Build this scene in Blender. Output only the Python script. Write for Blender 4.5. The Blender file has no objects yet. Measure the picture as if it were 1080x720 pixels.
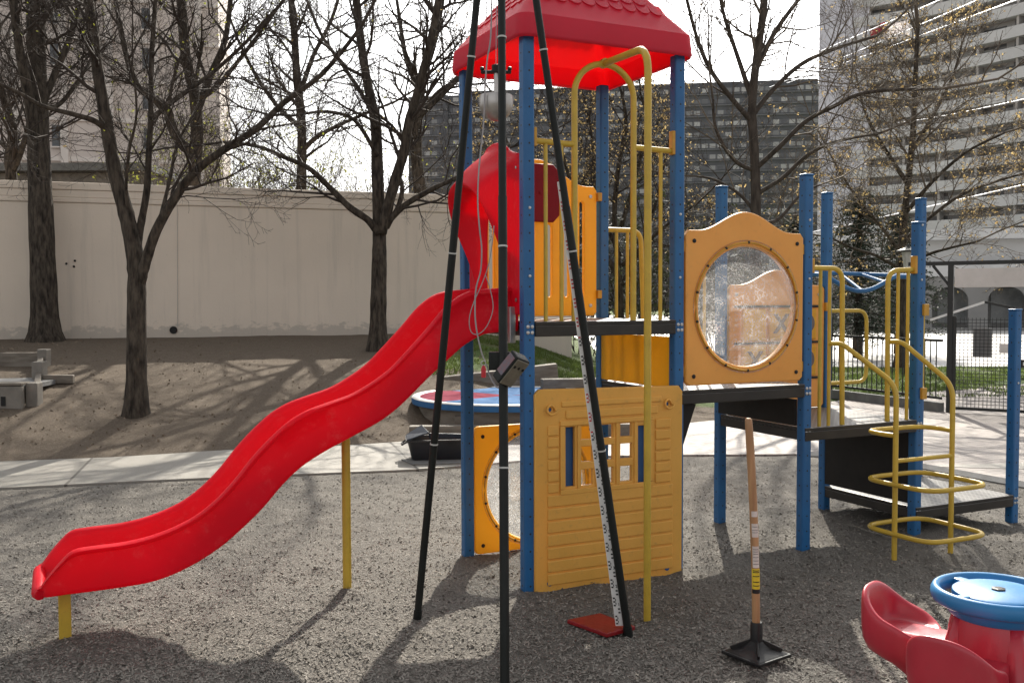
import bpy, bmesh, math, random
import numpy as np
from mathutils import Vector, Matrix
R = math.radians
random.seed(7)
scene = bpy.context.scene
col = scene.collection

# ------------------------------------------------------------------ camera
F, PITCH, ROLL, CAMH = 1010.82, .0415, -.0032, 1.75
cp, sp, cr, sr = math.cos(PITCH), math.sin(PITCH), math.cos(ROLL), math.sin(ROLL)
cam_d = bpy.data.cameras.new('camera'); cam = bpy.data.objects.new('camera', cam_d); col.objects.link(cam)
cam_d.sensor_width = 36; cam_d.lens = F/1080*36; cam_d.clip_start = .05; cam_d.clip_end = 3000
fwd = Vector((0, cp, -sp)); up0 = Vector((0, sp, cp)); rt0 = Vector((1, 0, 0))
rt = rt0*cr + up0*sr; up = up0*cr - rt0*sr
m = Matrix((rt, up, -fwd)).transposed().to_4x4(); m.translation = (0, 0, CAMH)
cam.matrix_world = m; scene.camera = cam

# survey helpers: turn a sighting in the photograph into a place in the world
def ray(x, y):
    X, Y = x-540, y-360
    a, b = X*cr+Y*sr, -X*sr+Y*cr
    return Vector((a/F, cp-b/F*sp, -b/F*cp-sp))
def dep(x, y, Y):
    d = ray(x, y); return Vector((0, 0, CAMH)) + d*(Y/d.y)
def gnd(x, y, z=0):
    d = ray(x, y); return Vector((0, 0, CAMH)) + d*((z-CAMH)/d.z)
def px(P):
    x, y, z = P[0], P[1], P[2]-CAMH
    d = y*cp-z*sp; u = z*cp+y*sp; a, b = F*x/d, -F*u/d
    return 540+a*cr-b*sr, 360+a*sr+b*cr

# ------------------------------------------------------------------ materials
def newmat(name):
    mt = bpy.data.materials.new(name); mt.use_nodes = True
    nt = mt.node_tree; nt.nodes.clear()
    out = nt.nodes.new('ShaderNodeOutputMaterial'); b = nt.nodes.new('ShaderNodeBsdfPrincipled')
    nt.links.new(b.outputs[0], out.inputs[0])
    return mt, nt, b, out
def N(nt, t, **kw):
    n = nt.nodes.new(t)
    for k, v in kw.items():
        if k in n.inputs: n.inputs[k].default_value = v
        else: setattr(n, k, v)
    return n
def L(nt, a, b): nt.links.new(a, b)
def coords(nt, kind='Object', scale=(1, 1, 1)):
    tc = N(nt, 'ShaderNodeTexCoord'); mp = N(nt, 'ShaderNodeMapping'); mp.inputs['Scale'].default_value = scale
    L(nt, tc.outputs[kind], mp.inputs[0]); return mp.outputs[0]
def mixc(nt, fac, a, b):
    n = N(nt, 'ShaderNodeMix', data_type='RGBA')
    for s, v in ((0, fac), (6, a), (7, b)):
        if isinstance(v, (tuple, list)): n.inputs[s].default_value = (*v[:3], 1)
        elif isinstance(v, (int, float)): n.inputs[s].default_value = v
        else: L(nt, v, n.inputs[s])
    return n.outputs[2]
def ramp(nt, fac, p0, p1, c0=(0, 0, 0), c1=(1, 1, 1)):
    r = N(nt, 'ShaderNodeValToRGB'); e = r.color_ramp.elements
    e[0].position, e[1].position = p0, p1; e[0].color, e[1].color = (*c0, 1), (*c1, 1)
    L(nt, fac, r.inputs[0]); return r.outputs[0]
def math_(nt, op, a, b=0.0, c=None):
    n = N(nt, 'ShaderNodeMath', operation=op)
    for i, v in enumerate((a, b, c)):
        if v is None: continue
        if isinstance(v, (int, float)): n.inputs[i].default_value = v
        else: L(nt, v, n.inputs[i])
    return n.outputs[0]
def noise(nt, vec, scale, detail=4, rough=.55):
    n = N(nt, 'ShaderNodeTexNoise'); n.inputs['Scale'].default_value = scale
    n.inputs['Detail'].default_value = detail; n.inputs['Roughness'].default_value = rough
    L(nt, vec, n.inputs['Vector']); return n.outputs['Fac']
def bump(nt, b, h, strength=.3, dist=.01):
    n = N(nt, 'ShaderNodeBump'); n.inputs['Strength'].default_value = strength; n.inputs['Distance'].default_value = dist
    L(nt, h, n.inputs['Height']); L(nt, n.outputs[0], b.inputs['Normal'])

def plain(name, c, c2=None, rough=.5, scale=6, bumps=0, bscale=40, metal=0, spec=.5, trans=0, coat=0, dirt=0, stretch=(1, 1, 1), tcol=None):
    """two-tone mottled surface with optional bump, ground dirt and light passing through thin plastic"""
    mt, nt, b, out = newmat(name)
    v = coords(nt, scale=stretch)
    if c2 is None: c2 = tuple(x*.78 for x in c)
    f = ramp(nt, noise(nt, v, scale), .35, .68)
    cc = mixc(nt, f, c, c2)
    if dirt:
        d = ramp(nt, noise(nt, v, scale*7, 6, .7), .56, .74)
        cc = mixc(nt, math_(nt, 'MULTIPLY', d, dirt), cc, (.11, .095, .08))
    L(nt, cc, b.inputs['Base Color'])
    rr = math_(nt, 'MULTIPLY_ADD', noise(nt, v, scale*3), .25, rough-.12); L(nt, rr, b.inputs['Roughness'])
    b.inputs['Metallic'].default_value = metal; b.inputs['Specular IOR Level'].default_value = spec
    b.inputs['Coat Weight'].default_value = coat
    if bumps: bump(nt, b, noise(nt, v, bscale, 5), bumps)
    if trans:
        t = N(nt, 'ShaderNodeBsdfTranslucent')
        if tcol: t.inputs[0].default_value = (*tcol, 1)
        else: L(nt, cc, t.inputs[0])
        ms = N(nt, 'ShaderNodeMixShader'); ms.inputs[0].default_value = trans
        L(nt, b.outputs[0], ms.inputs[1]); L(nt, t.outputs[0], ms.inputs[2]); L(nt, ms.outputs[0], out.inputs[0])
    return mt

M = {}
M['slide'] = plain('red_plastic', (.72, .006, .026), (.64, .005, .020), .46, 3, .06, 120, trans=.33, tcol=(.9, .006, .03), spec=.22, dirt=.08)
M['roof'] = plain('roof_red_plastic', (.64, .028, .070), (.57, .024, .060), .5, 3, .08, 90, trans=.42, tcol=(.95, .02, .02), dirt=.10)
mt = M['slide']; nt = mt.node_tree; b = [n for n in nt.nodes if n.type == 'BSDF_PRINCIPLED'][0]; old = b.inputs['Base Color'].links[0].from_socket
sv = coords(nt, scale=(1.2, 9, 1.2)); sf = math_(nt, 'MULTIPLY', ramp(nt, noise(nt, sv, 9, 9, .8), .54, .70), .42); L(nt, mixc(nt, sf, old, (.70, .12, .13)), b.inputs['Base Color'])
L(nt, math_(nt, 'MULTIPLY_ADD', noise(nt, sv, 6, 8, .75), .45, .22), b.inputs['Roughness'])
M['yellow_plastic'] = plain('yellow_plastic', (.80, .45, .035), (.74, .41, .03), .45, 3, .08, 110, trans=.30, tcol=(.95, .58, .015), dirt=.15)
M['house_plastic'] = plain('house_yellow_plastic', (.80, .43, .085), (.72, .385, .07), .5, 4, .1, 90, trans=.14, tcol=(.95, .42, .02), dirt=.26)
M['bubble_panel'] = plain('orange_plastic', (.78, .39, .085), (.71, .345, .07), .42, 3, .08, 110, trans=.12, tcol=(.95, .38, .02), dirt=.15)
M['yellow_paint'] = plain('yellow_paint', (.56, .375, .04), (.47, .315, .035), .42, 9, .05, 150, dirt=.25)
M['bracket'] = plain('yellow_bracket', (.58, .30, .03), None, .45, 12, dirt=.2)
M['steel'] = plain('galvanised_bolt', (.55, .55, .55), None, .35, 20, metal=.8)
M['maroon'] = plain('dark_red_plastic', (.21, .006, .014), (.17, .005, .012), .5, 6, .05, 90, spec=.2)
M['deck'] = None
M['shutter_blue'] = plain('blue_shutter', (.025, .10, .27), None, .45, 6)
M['blue_rail'] = plain('blue_rail_paint', (.018, .13, .31), (.014, .10, .26), .55, 9)
M['black_metal'] = plain('black_anodised', (.009, .011, .010), (.012, .014, .013), .5, 9, spec=.25)
M['ring'] = plain('pale_ring', (.5, .5, .48), None, .4, 9)
M['chrome'] = plain('brushed_aluminium', (.46, .44, .42), (.38, .36, .35), .36, 8, metal=.75)
M['wire'] = plain('grey_wire', (.32, .30, .31), None, .5, 8)
M['staff_white'] = plain('staff_white', (.75, .74, .72), (.66, .65, .63), .5, 14, dirt=.25)
M['ink_black'] = plain('black_ink', (.012, .012, .012), None, .5, 20)
M['ink_red'] = plain('red_ink', (.55, .02, .03), None, .5, 20)
M['board_red'] = plain('red_board', (.27, .008, .012), (.20, .007, .010), .42, 14, .15, 60, dirt=.35)
M['wood'] = plain('ash_handle', (.46, .255, .12), (.30, .155, .07), .5, 5, .12, 60, stretch=(6, 6, .5), dirt=.3)
M['label_white'] = plain('white_sticker', (.68, .62, .58), (.55, .48, .44), .5, 30, dirt=.3)
M['label_yellow'] = plain('yellow_sticker', (.75, .55, .03), None, .5, 30)
M['black_iron'] = plain('black_iron', (.011, .011, .012), (.02, .019, .018), .42, 14, .1, 80, dirt=.25, spec=.3)
M['spin_red'] = plain('spinner_red', (.46, .028, .048), (.39, .023, .04), .32, 4, .05, 100, dirt=.12, spec=.5)
M['spin_blue'] = plain('spinner_blue', (.018, .19, .44), (.015, .16, .37), .42, 5, .04, 100, dirt=.08)
M['bin_black'] = plain('black_bin_plastic', (.012, .013, .016), (.02, .02, .025), .35, 8, .1, 60)
M['bin_inside'] = plain('bin_inside', (.02, .03, .05), None, .4, 8)
M['mat_grey'] = plain('grey_mat', (.20, .20, .20), None, .6, 10)
M['disc_blue'] = plain('disc_blue', (.035, .14, .33), (.03, .115, .27), .95, 5, dirt=.3)
M['disc_pink'] = plain('disc_pink', (.26, .055, .085), (.22, .045, .07), .95, 5, spec=.05, dirt=.3)
M['white_paint_and_glint'] = plain('white_paint_and_glint', (.75, .75, .73), (.62, .62, .60), .5, 9, dirt=.3)
M['timber'] = plain('weathered_timber', (.20, .175, .145), (.12, .10, .08), .75, 4, .35, 40, stretch=(1, 1, 5), dirt=.4)
M['timber_pink'] = plain('reddish_timber', (.32, .17, .12), (.22, .12, .09), .7, 4, .3, 40, dirt=.3)
M['block'] = plain('concrete_block', (.22, .20, .175), (.15, .137, .12), .85, 5, .35, 60, dirt=.4)
M['dark_hole'] = plain('dark_hole', (.012, .012, .012), None, .8, 6)
M['bark'] = plain('bark', (.088, .072, .057), (.018, .0145, .012), .9, 20, 1.0, 45, stretch=(1, 1, .25), spec=.2)
M['bark_pale'] = plain('bark_pale', (.085, .070, .058), (.040, .033, .028), .9, 14, .8, 45, stretch=(1, 1, .25), spec=.2)
M['twig'] = plain('twig', (.050, .038, .030), (.030, .022, .018), .8, 2, spec=.3)
M['twig_pale'] = plain('twig_pale', (.15, .12, .092), (.075, .06, .047), .8, 2, spec=.3)
M['bud'] = plain('yellow_bud', (.72, .55, .24), (.60, .42, .18), .6, 1.5, trans=.45)
M['bud_green'] = plain('green_bud', (.42, .42, .06), (.30, .34, .05), .6, 1.5, trans=.45)
M['needle'] = plain('needles', (.030, .045, .026), (.018, .028, .018), .7, 2, trans=.2)
M['shrub'] = plain('shrub_leaf', (.05, .06, .03), (.03, .036, .02), .7, 2, trans=.25)
M['fence'] = plain('black_fence_paint', (.010, .012, .012), (.016, .017, .016), .5, 8)
M['kerb'] = plain('kerb_concrete', (.42, .41, .39), (.33, .32, .30), .8, 7, .25, 60, dirt=.35)
M['kerb_dark'] = plain('kerb_grey', (.16, .16, .15), (.11, .11, .105), .8, 7, .25, 60, dirt=.35)
M['sign_blank'] = plain('pale_sign', (.62, .58, .55), (.52, .49, .46), .6, 3, dirt=.2)
M['lens'] = plain('lantern_lens', (.75, .74, .72), None, .3, 6, trans=.5)
M['cable'] = plain('bare_cable', (.6, .6, .62), None, .3, 6, metal=.6)
M['kite_red'] = plain('red_film', (.5, .03, .06), None, .5, 6, trans=.4)
M['kite_white'] = plain('white_film', (.82, .80, .79), (.78, .74, .74), .5, 6, trans=.6)
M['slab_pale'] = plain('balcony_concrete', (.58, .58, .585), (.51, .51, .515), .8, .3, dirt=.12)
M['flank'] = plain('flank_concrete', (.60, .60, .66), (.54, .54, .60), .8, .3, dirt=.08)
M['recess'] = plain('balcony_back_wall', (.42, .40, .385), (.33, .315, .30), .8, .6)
M['glass_dark'] = plain('dark_window_glass', (.035, .04, .045), (.06, .065, .07), .12, .8)
M['glass_pale'] = plain('curtained_glass', (.33, .34, .34), (.20, .21, .22), .25, .8)
M['brick_dark'] = plain('dark_brick', (.105, .108, .120), (.078, .081, .092), .85, .2)
M['brick_pale'] = plain('grey_slab_edge', (.155, .158, .17), (.12, .123, .135), .85, .2)
M['left_stone'] = plain('beige_panel', (.62, .55, .51), (.54, .48, .445), .85, .25, dirt=.15)
M['left_rib'] = plain('beige_rib', (.68, .62, .58), (.60, .55, .515), .85, .3)
M['meter'] = plain('meter_case', (.17, .15, .11), (.11, .10, .075), .5, 30)
M['screen'] = plain('meter_screen', (.10, .085, .11), (.16, .07, .08), .2, 40)
M['letter'] = plain('letter_grey', (.16, .12, .11), None, .5, 8)

# painted steel post with rows of punched holes
mt, nt, b, out = newmat('blue_post'); M['post'] = mt
v = coords(nt); sx = N(nt, 'ShaderNodeSeparateXYZ'); L(nt, v, sx.inputs[0])
base = mixc(nt, ramp(nt, noise(nt, v, 5), .35, .7), (.011, .115, .30), (.008, .088, .24))
scr = ramp(nt, noise(nt, v, 70, 6, .7), .63, .72); base = mixc(nt, math_(nt, 'MULTIPLY', scr, .35), base, (.16, .19, .24))
zz = math_(nt, 'SUBTRACT', math_(nt, 'FRACT', math_(nt, 'DIVIDE', sx.outputs[2], .105)), .5); zz = math_(nt, 'MULTIPLY', zz, .105)
mn = math_(nt, 'MINIMUM', math_(nt, 'ABSOLUTE', sx.outputs[0]), math_(nt, 'ABSOLUTE', sx.outputs[1]))
dd = math_(nt, 'SQRT', math_(nt, 'ADD', math_(nt, 'MULTIPLY', zz, zz), math_(nt, 'MULTIPLY', mn, mn)))
hole = math_(nt, 'LESS_THAN', dd, .0062)
L(nt, mixc(nt, hole, base, (.006, .007, .01)), b.inputs['Base Color']); b.inputs['Roughness'].default_value = .42
bump(nt, b, noise(nt, v, 130), .05)

# punched deck steel
mt, nt, b, out = newmat('punched_deck'); M['deck'] = mt
v = coords(nt); sx = N(nt, 'ShaderNodeSeparateXYZ'); L(nt, v, sx.inputs[0])
def cell(o, p): return math_(nt, 'MULTIPLY', math_(nt, 'SUBTRACT', math_(nt, 'FRACT', math_(nt, 'DIVIDE', o, p)), .5), p)
ax, ay = cell(sx.outputs[0], .042), cell(sx.outputs[1], .042)
rr = math_(nt, 'SQRT', math_(nt, 'ADD', math_(nt, 'MULTIPLY', ax, ax), math_(nt, 'MULTIPLY', ay, ay)))
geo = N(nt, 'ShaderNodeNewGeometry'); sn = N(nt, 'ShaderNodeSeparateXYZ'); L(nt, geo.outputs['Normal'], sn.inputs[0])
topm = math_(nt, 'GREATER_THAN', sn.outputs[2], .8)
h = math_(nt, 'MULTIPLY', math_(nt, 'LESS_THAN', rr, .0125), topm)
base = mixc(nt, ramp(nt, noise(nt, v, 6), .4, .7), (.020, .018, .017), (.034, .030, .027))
worn_sheen = mixc(nt, math_(nt, 'MULTIPLY', topm, .8), base, (.25, .24, .23))  # worn tops, with the glancing sun's gloss painted in as paler colour
L(nt, mixc(nt, h, worn_sheen, (.006, .006, .006)), b.inputs['Base Color']); b.inputs['Roughness'].default_value = .38
b.inputs['Specular IOR Level'].default_value = .4

# scratched clear bubble
mt, nt, b, out = newmat('scratched_bubble'); M['bubble'] = mt
v = coords(nt)
n1 = noise(nt, v, 9, 8, .75); wv = N(nt, 'ShaderNodeTexWave'); wv.inputs['Scale'].default_value = 3; wv.inputs['Distortion'].default_value = 60; wv.inputs['Detail'].default_value = 9; wv.inputs['Detail Roughness'].default_value = .72; L(nt, v, wv.inputs['Vector'])
sc = math_(nt, 'MULTIPLY', ramp(nt, wv.outputs['Fac'], .84, 1.0), ramp(nt, n1, .42, .62))
tr = N(nt, 'ShaderNodeBsdfTransparent'); tr.inputs[0].default_value = (.90, .93, .95, 1)
df = N(nt, 'ShaderNodeBsdfTranslucent'); df.inputs[0].default_value = (.8, .8, .8, 1)
d2 = N(nt, 'ShaderNodeBsdfDiffuse'); d2.inputs[0].default_value = (.8, .8, .8, 1)
a1 = N(nt, 'ShaderNodeMixShader'); a1.inputs[0].default_value = .5; L(nt, df.outputs[0], a1.inputs[1]); L(nt, d2.outputs[0], a1.inputs[2])
m1 = N(nt, 'ShaderNodeMixShader'); L(nt, math_(nt, 'ADD', math_(nt, 'MULTIPLY', sc, .75), math_(nt, 'MULTIPLY_ADD', n1, .22, .05)), m1.inputs[0]); L(nt, tr.outputs[0], m1.inputs[1]); L(nt, a1.outputs[0], m1.inputs[2])
gl = N(nt, 'ShaderNodeBsdfGlossy'); gl.inputs['Roughness'].default_value = .06
fr = N(nt, 'ShaderNodeFresnel'); fr.inputs[0].default_value = 1.45
m2 = N(nt, 'ShaderNodeMixShader'); L(nt, math_(nt, 'MULTIPLY', fr.outputs[0], 1.3), m2.inputs[0]); L(nt, m1.outputs[0], m2.inputs[1]); L(nt, gl.outputs[0], m2.inputs[2])
L(nt, m2.outputs[0], out.inputs[0])

# concrete garden wall: stucco with peeling base, stains and joints
mt, nt, b, out = newmat('wall_stucco'); M['wall'] = mt
v = coords(nt); sx = N(nt, 'ShaderNodeSeparateXYZ'); L(nt, v, sx.inputs[0])
c = mixc(nt, ramp(nt, noise(nt, v, .7, 5), .35, .7), (.72, .625, .525), (.66, .575, .485))
stv = coords(nt, scale=(2.2, 2.2, .12)); c = mixc(nt, math_(nt, 'MULTIPLY', ramp(nt, noise(nt, stv, 2.2, 6, .7), .52, .8), .35), c, (.30, .28, .25))
low = math_(nt, 'ADD', math_(nt, 'MULTIPLY', sx.outputs[2], -2.0), 1.22)
peel = ramp(nt, math_(nt, 'ADD', math_(nt, 'MULTIPLY', noise(nt, coords(nt, scale=(1, 1, 2)), 5, 8, .7), .9), math_(nt, 'MULTIPLY', low, .55)), .58, .66)
peel = math_(nt, 'MULTIPLY', peel, math_(nt, 'LESS_THAN', sx.outputs[2], .75))
c = mixc(nt, math_(nt, 'MULTIPLY', peel, .45), c, (.30, .285, .26))
c = mixc(nt, math_(nt, 'MULTIPLY', ramp(nt, noise(nt, v, 26, 3), .72, .76), .6), c, (.16, .145, .13))
L(nt, c, b.inputs['Base Color']); b.inputs['Roughness'].default_value = .88
bump(nt, b, math_(nt, 'ADD', noise(nt, v, 30, 6), math_(nt, 'MULTIPLY', peel, -1.5)), .25, .01)

# ground: chips, bare dirt and grass, chosen by what lies where
mt, nt, b, out = newmat('ground_cover'); M['ground'] = mt
at = N(nt, 'ShaderNodeAttribute', attribute_name='zone'); sz = N(nt, 'ShaderNodeSeparateColor'); L(nt, at.outputs['Color'], sz.inputs[0])
v = coords(nt)
nf = noise(nt, v, 75, 6, .75); nm = noise(nt, v, 7, 5, .6); nl = noise(nt, v, .9, 4)
vo = N(nt, 'ShaderNodeTexVoronoi'); vo.inputs['Scale'].default_value = 125; L(nt, coords(nt, scale=(1, 1.7, 1)), vo.inputs['Vector'])
vcol = N(nt, 'ShaderNodeSeparateColor'); L(nt, vo.outputs['Color'], vcol.inputs[0])
chip = mixc(nt, vcol.outputs[0], (.135, .125, .112), (.262, .244, .218))
chip = mixc(nt, math_(nt, 'MULTIPLY', ramp(nt, nf, .45, .66), .42), chip, (.088, .08, .071))
chip = mixc(nt, math_(nt, 'MULTIPLY', ramp(nt, nm, .4, .65), .25), chip, (.118, .106, .094))
dirt = mixc(nt, ramp(nt, noise(nt, v, 38, 8, .8), .40, .60), (.205, .163, .122), (.115, .09, .068))
dirt = mixc(nt, math_(nt, 'MULTIPLY', ramp(nt, nm, .45, .7), .45), dirt, (.125, .098, .075))
grass = mixc(nt, ramp(nt, nf, .35, .65), (.10, .15, .03), (.05, .085, .02))
grass = mixc(nt, math_(nt, 'MULTIPLY', ramp(nt, nl, .5, .62), .4), grass, (.20, .17, .10))
jit = math_(nt, 'MULTIPLY_ADD', nm, .5, -.25)
zd = ramp(nt, math_(nt, 'ADD', sz.outputs[0], jit), .4, .6); zg = ramp(nt, math_(nt, 'ADD', sz.outputs[1], jit), .4, .6)
c = mixc(nt, zg, mixc(nt, zd, chip, dirt), grass)
L(nt, c, b.inputs['Base Color']); b.inputs['Roughness'].default_value = .9; b.inputs['Specular IOR Level'].default_value = .25
hh = math_(nt, 'ADD', math_(nt, 'MULTIPLY', nf, .8), math_(nt, 'MULTIPLY', vo.outputs['Distance'], .8)); bump(nt, b, math_(nt, 'ADD', hh, math_(nt, 'MULTIPLY', nm, 1.2)), .9, .016)

M['chip_mat'] = plain('wood_chip', (.29, .268, .238), (.148, .136, .12), .85, 40, spec=.3)

def slabmat(name, c1, c2, cm, bw, bh, mort, off=.5, rot=0):
    mt, nt, b, out = newmat(name)
    tc = N(nt, 'ShaderNodeTexCoord'); mp = N(nt, 'ShaderNodeMapping'); mp.inputs['Rotation'].default_value = (0, 0, rot); L(nt, tc.outputs['Object'], mp.inputs[0])
    br = N(nt, 'ShaderNodeTexBrick'); br.offset = off; br.inputs['Scale'].default_value = 1; br.inputs['Brick Width'].default_value = bw; br.inputs['Row Height'].default_value = bh; br.inputs['Mortar Size'].default_value = mort
    br.inputs['Color1'].default_value = (*c1, 1); br.inputs['Color2'].default_value = (*c2, 1); br.inputs['Mortar'].default_value = (*cm, 1); L(nt, mp.outputs[0], br.inputs['Vector'])
    n = noise(nt, mp.outputs[0], 2.2, 6, .65)
    c = mixc(nt, math_(nt, 'MULTIPLY', ramp(nt, n, .4, .7), .35), br.outputs['Color'], tuple(x*.62 for x in c1))
    c = mixc(nt, math_(nt, 'MULTIPLY', ramp(nt, noise(nt, mp.outputs[0], 60, 4), .55, .7), .3), c, cm)
    L(nt, c, b.inputs['Base Color']); b.inputs['Roughness'].default_value = .7
    bump(nt, b, math_(nt, 'SUBTRACT', noise(nt, mp.outputs[0], 80, 3), math_(nt, 'MULTIPLY', br.outputs['Fac'], 1.2)), .3, .008)
    return mt
M['path'] = slabmat('path_concrete', (.245, .23, .205), (.215, .203, .182), (.08, .07, .06), 1.7, 3.0, .015, 0, -.27)
M['paver'] = slabmat('pink_pavers', (.29, .25, .23), (.24, .212, .197), (.15, .13, .12), .22, .11, .008, .5, -.5)
M['street'] = plain('pale_asphalt', (.50, .49, .47), (.42, .41, .40), .6, .8, .2, 20)

# ------------------------------------------------------------------ mesh building
class MB:
    def __init__(s): s.v = []; s.f = []
    def add(s, vs, fs):
        o = len(s.v); s.v.extend(tuple(p) for p in vs); s.f.extend(tuple(i+o for i in f) for f in fs)
    def box(s, c, d, rot=None):
        c = Vector(c); x, y, z = d[0]/2, d[1]/2, d[2]/2
        vs = [Vector((i*x, j*y, k*z)) for k in (-1, 1) for i, j in ((-1, -1), (1, -1), (1, 1), (-1, 1))]
        if rot is not None: vs = [rot @ p for p in vs]
        s.add([c+p for p in vs], [(0, 3, 2, 1), (4, 5, 6, 7), (0, 1, 5, 4), (1, 2, 6, 5), (2, 3, 7, 6), (3, 0, 4, 7)])
    def bar(s, a, b, w, h, up=(0, 0, 1)):
        a, b = Vector(a), Vector(b); d = b-a; l = d.length; z = d.normalized(); x = Vector(up).cross(z)
        if x.length < 1e-4: x = Vector((1, 0, 0)).cross(z)
        x.normalize(); y = z.cross(x)
        s.box((a+b)/2, (w, h, l), Matrix((x, y, z)).transposed())
    def tube(s, pts, r, n=10, cap=True):
        pts = [Vector(p) for p in pts]; k = len(pts)
        if k < 2: return
        rs = r if isinstance(r, (list, tuple)) else [r]*k
        t0 = (pts[1]-pts[0]).normalized(); a = Vector((0, 0, 1)) if abs(t0.z) < .9 else Vector((1, 0, 0))
        nx = t0.cross(a).normalized(); o = len(s.v); cs = [(math.cos(2*math.pi*i/n), math.sin(2*math.pi*i/n)) for i in range(n)]
        for i, p in enumerate(pts):
            if i == 0: t = t0
            elif i == k-1: t = (pts[i]-pts[i-1]).normalized()
            else:
                t = (pts[i+1]-pts[i]).normalized()+(pts[i]-pts[i-1]).normalized()
                t = t.normalized() if t.length > 1e-6 else (pts[i+1]-pts[i]).normalized()
            nx = (nx - t*nx.dot(t)); nx = nx.normalized() if nx.length > 1e-6 else t.orthogonal().normalized(); ny = t.cross(nx); ri = rs[i]
            for ca, sa in cs: q = p+nx*(ca*ri)+ny*(sa*ri); s.v.append((q.x, q.y, q.z))
        for i in range(k-1):
            for j in range(n):
                a_, b_ = o+i*n+j, o+i*n+(j+1) % n; s.f.append((a_, b_, b_+n, a_+n))
        if cap: s.f.append(tuple(o+j for j in range(n-1, -1, -1))); s.f.append(tuple(o+(k-1)*n+j for j in range(n)))
    def loop(s, pts, r, n=10):
        k = len(pts); pts = [Vector(p) for p in pts]; o = len(s.v)
        for i, p in enumerate(pts):
            t = (pts[(i+1) % k]-pts[i-1]).normalized(); nz = Vector((0, 0, 1)); nz = (nz-t*nz.dot(t)).normalized(); nx = t.cross(nz)
            for j in range(n): q = p+nx*(r*math.cos(2*math.pi*j/n))+nz*(r*math.sin(2*math.pi*j/n)); s.v.append(tuple(q))
        for i in range(k):
            for j in range(n):
                i2 = (i+1) % k; s.f.append((o+i*n+j, o+i*n+(j+1) % n, o+i2*n+(j+1) % n, o+i2*n+j))
    def lathe(s, prof, c=(0, 0, 0), n=24, rot=None):
        o = len(s.v); c = Vector(c)
        for (r, z) in prof:
            for j in range(n):
                a = 2*math.pi*j/n; q = Vector((r*math.cos(a), r*math.sin(a), z))
                if rot is not None: q = rot @ q
                s.v.append(tuple(c+q))
        for i in range(len(prof)-1):
            for j in range(n): s.f.append((o+i*n+j, o+i*n+(j+1) % n, o+(i+1)*n+(j+1) % n, o+(i+1)*n+j))
        s.f.append(tuple(o+j for j in range(n-1, -1, -1))); s.f.append(tuple(o+(len(prof)-1)*n+j for j in range(n)))
    def grid(s, rows, closed=False):
        o = len(s.v); n = len(rows[0])
        for r in rows: s.v.extend(tuple(p) for p in r)
        for i in range(len(rows)-1):
            for j in range(n if closed else n-1):
                j2 = (j+1) % n; s.f.append((o+i*n+j, o+i*n+j2, o+(i+1)*n+j2, o+(i+1)*n+j))
    def prism(s, poly, z0, z1):
        n = len(poly); vs = [(x, y, z0) for x, y in poly]+[(x, y, z1) for x, y in poly]
        s.add(vs, [tuple(range(n-1, -1, -1)), tuple(range(n, 2*n))]+[(i, (i+1) % n, n+(i+1) % n, n+i) for i in range(n)])
    def mesh(s, name):
        me = bpy.data.meshes.new(name); me.from_pydata(s.v, [], s.f); me.update(); return me
    def build(s, name, mat, parent=None, loc=None, smooth=0, bevel=0, seg=2, subsurf=0, solid=0):
        return link(name, s.mesh(name), mat, parent, loc, smooth, bevel, seg, subsurf, solid)
def link(name, me, mat, parent=None, loc=None, smooth=0, bevel=0, seg=2, subsurf=0, solid=0):
    o = bpy.data.objects.new(name, me); col.objects.link(o)
    for mm in (mat if isinstance(mat, (list, tuple)) else [mat]): me.materials.append(mm)
    if parent is not None: o.parent = parent
    if loc is not None:
        me.transform(Matrix.Translation(-Vector(loc))); o.location = loc
    if smooth:
        me.polygons.foreach_set('use_smooth', [True]*len(me.polygons))
        if smooth != 1:
            try: me.set_sharp_from_angle(angle=R(smooth))
            except Exception: pass
    if solid: md = o.modifiers.new('solid', 'SOLIDIFY'); md.thickness = solid; md.offset = 0
    if bevel: md = o.modifiers.new('bevel', 'BEVEL'); md.width = bevel; md.segments = seg; md.limit_method = 'ANGLE'
    if subsurf: md = o.modifiers.new('sub', 'SUBSURF'); md.levels = md.render_levels = subsurf
    return o
def tag(o, label, cat, group=None):
    o['label'] = label; o['category'] = cat
    if group: o['group'] = group
    return o
def struct(o): o['kind'] = 'structure'; return o
def empty(name, loc, rz=0):
    o = bpy.data.objects.new(name, None); col.objects.link(o); o.location = loc; o.rotation_euler = (0, 0, rz); o.empty_display_size = .1; return o
def fillet(pts, r, seg=6):
    pts = [Vector(p) for p in pts]; out = [pts[0]]
    for i in range(1, len(pts)-1):
        a, b, c = pts[i-1], pts[i], pts[i+1]; u, w = (a-b), (c-b); ri = min(r, u.length*.49, w.length*.49)
        p0, p1 = b+u.normalized()*ri, b+w.normalized()*ri
        for k in range(seg+1):
            t = k/seg; out.append(p0*(1-t)**2+b*2*t*(1-t)+p1*t*t)
    out.append(pts[-1]); return out
def rrect(x0, y0, x1, y1, r, seg=5):
    o = []
    for cx, cy, a0 in ((x1-r, y1-r, 0), (x0+r, y1-r, 90), (x0+r, y0+r, 180), (x1-r, y0+r, 270)):
        for k in range(seg+1): a = R(a0+90*k/seg); o.append((cx+r*math.cos(a), cy+r*math.sin(a)))
    return o
def circ(cx, cy, r, n=40, ry=None): return [(cx+r*math.cos(2*math.pi*i/n), cy+(ry or r)*math.sin(2*math.pi*i/n)) for i in range(n)]
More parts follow.
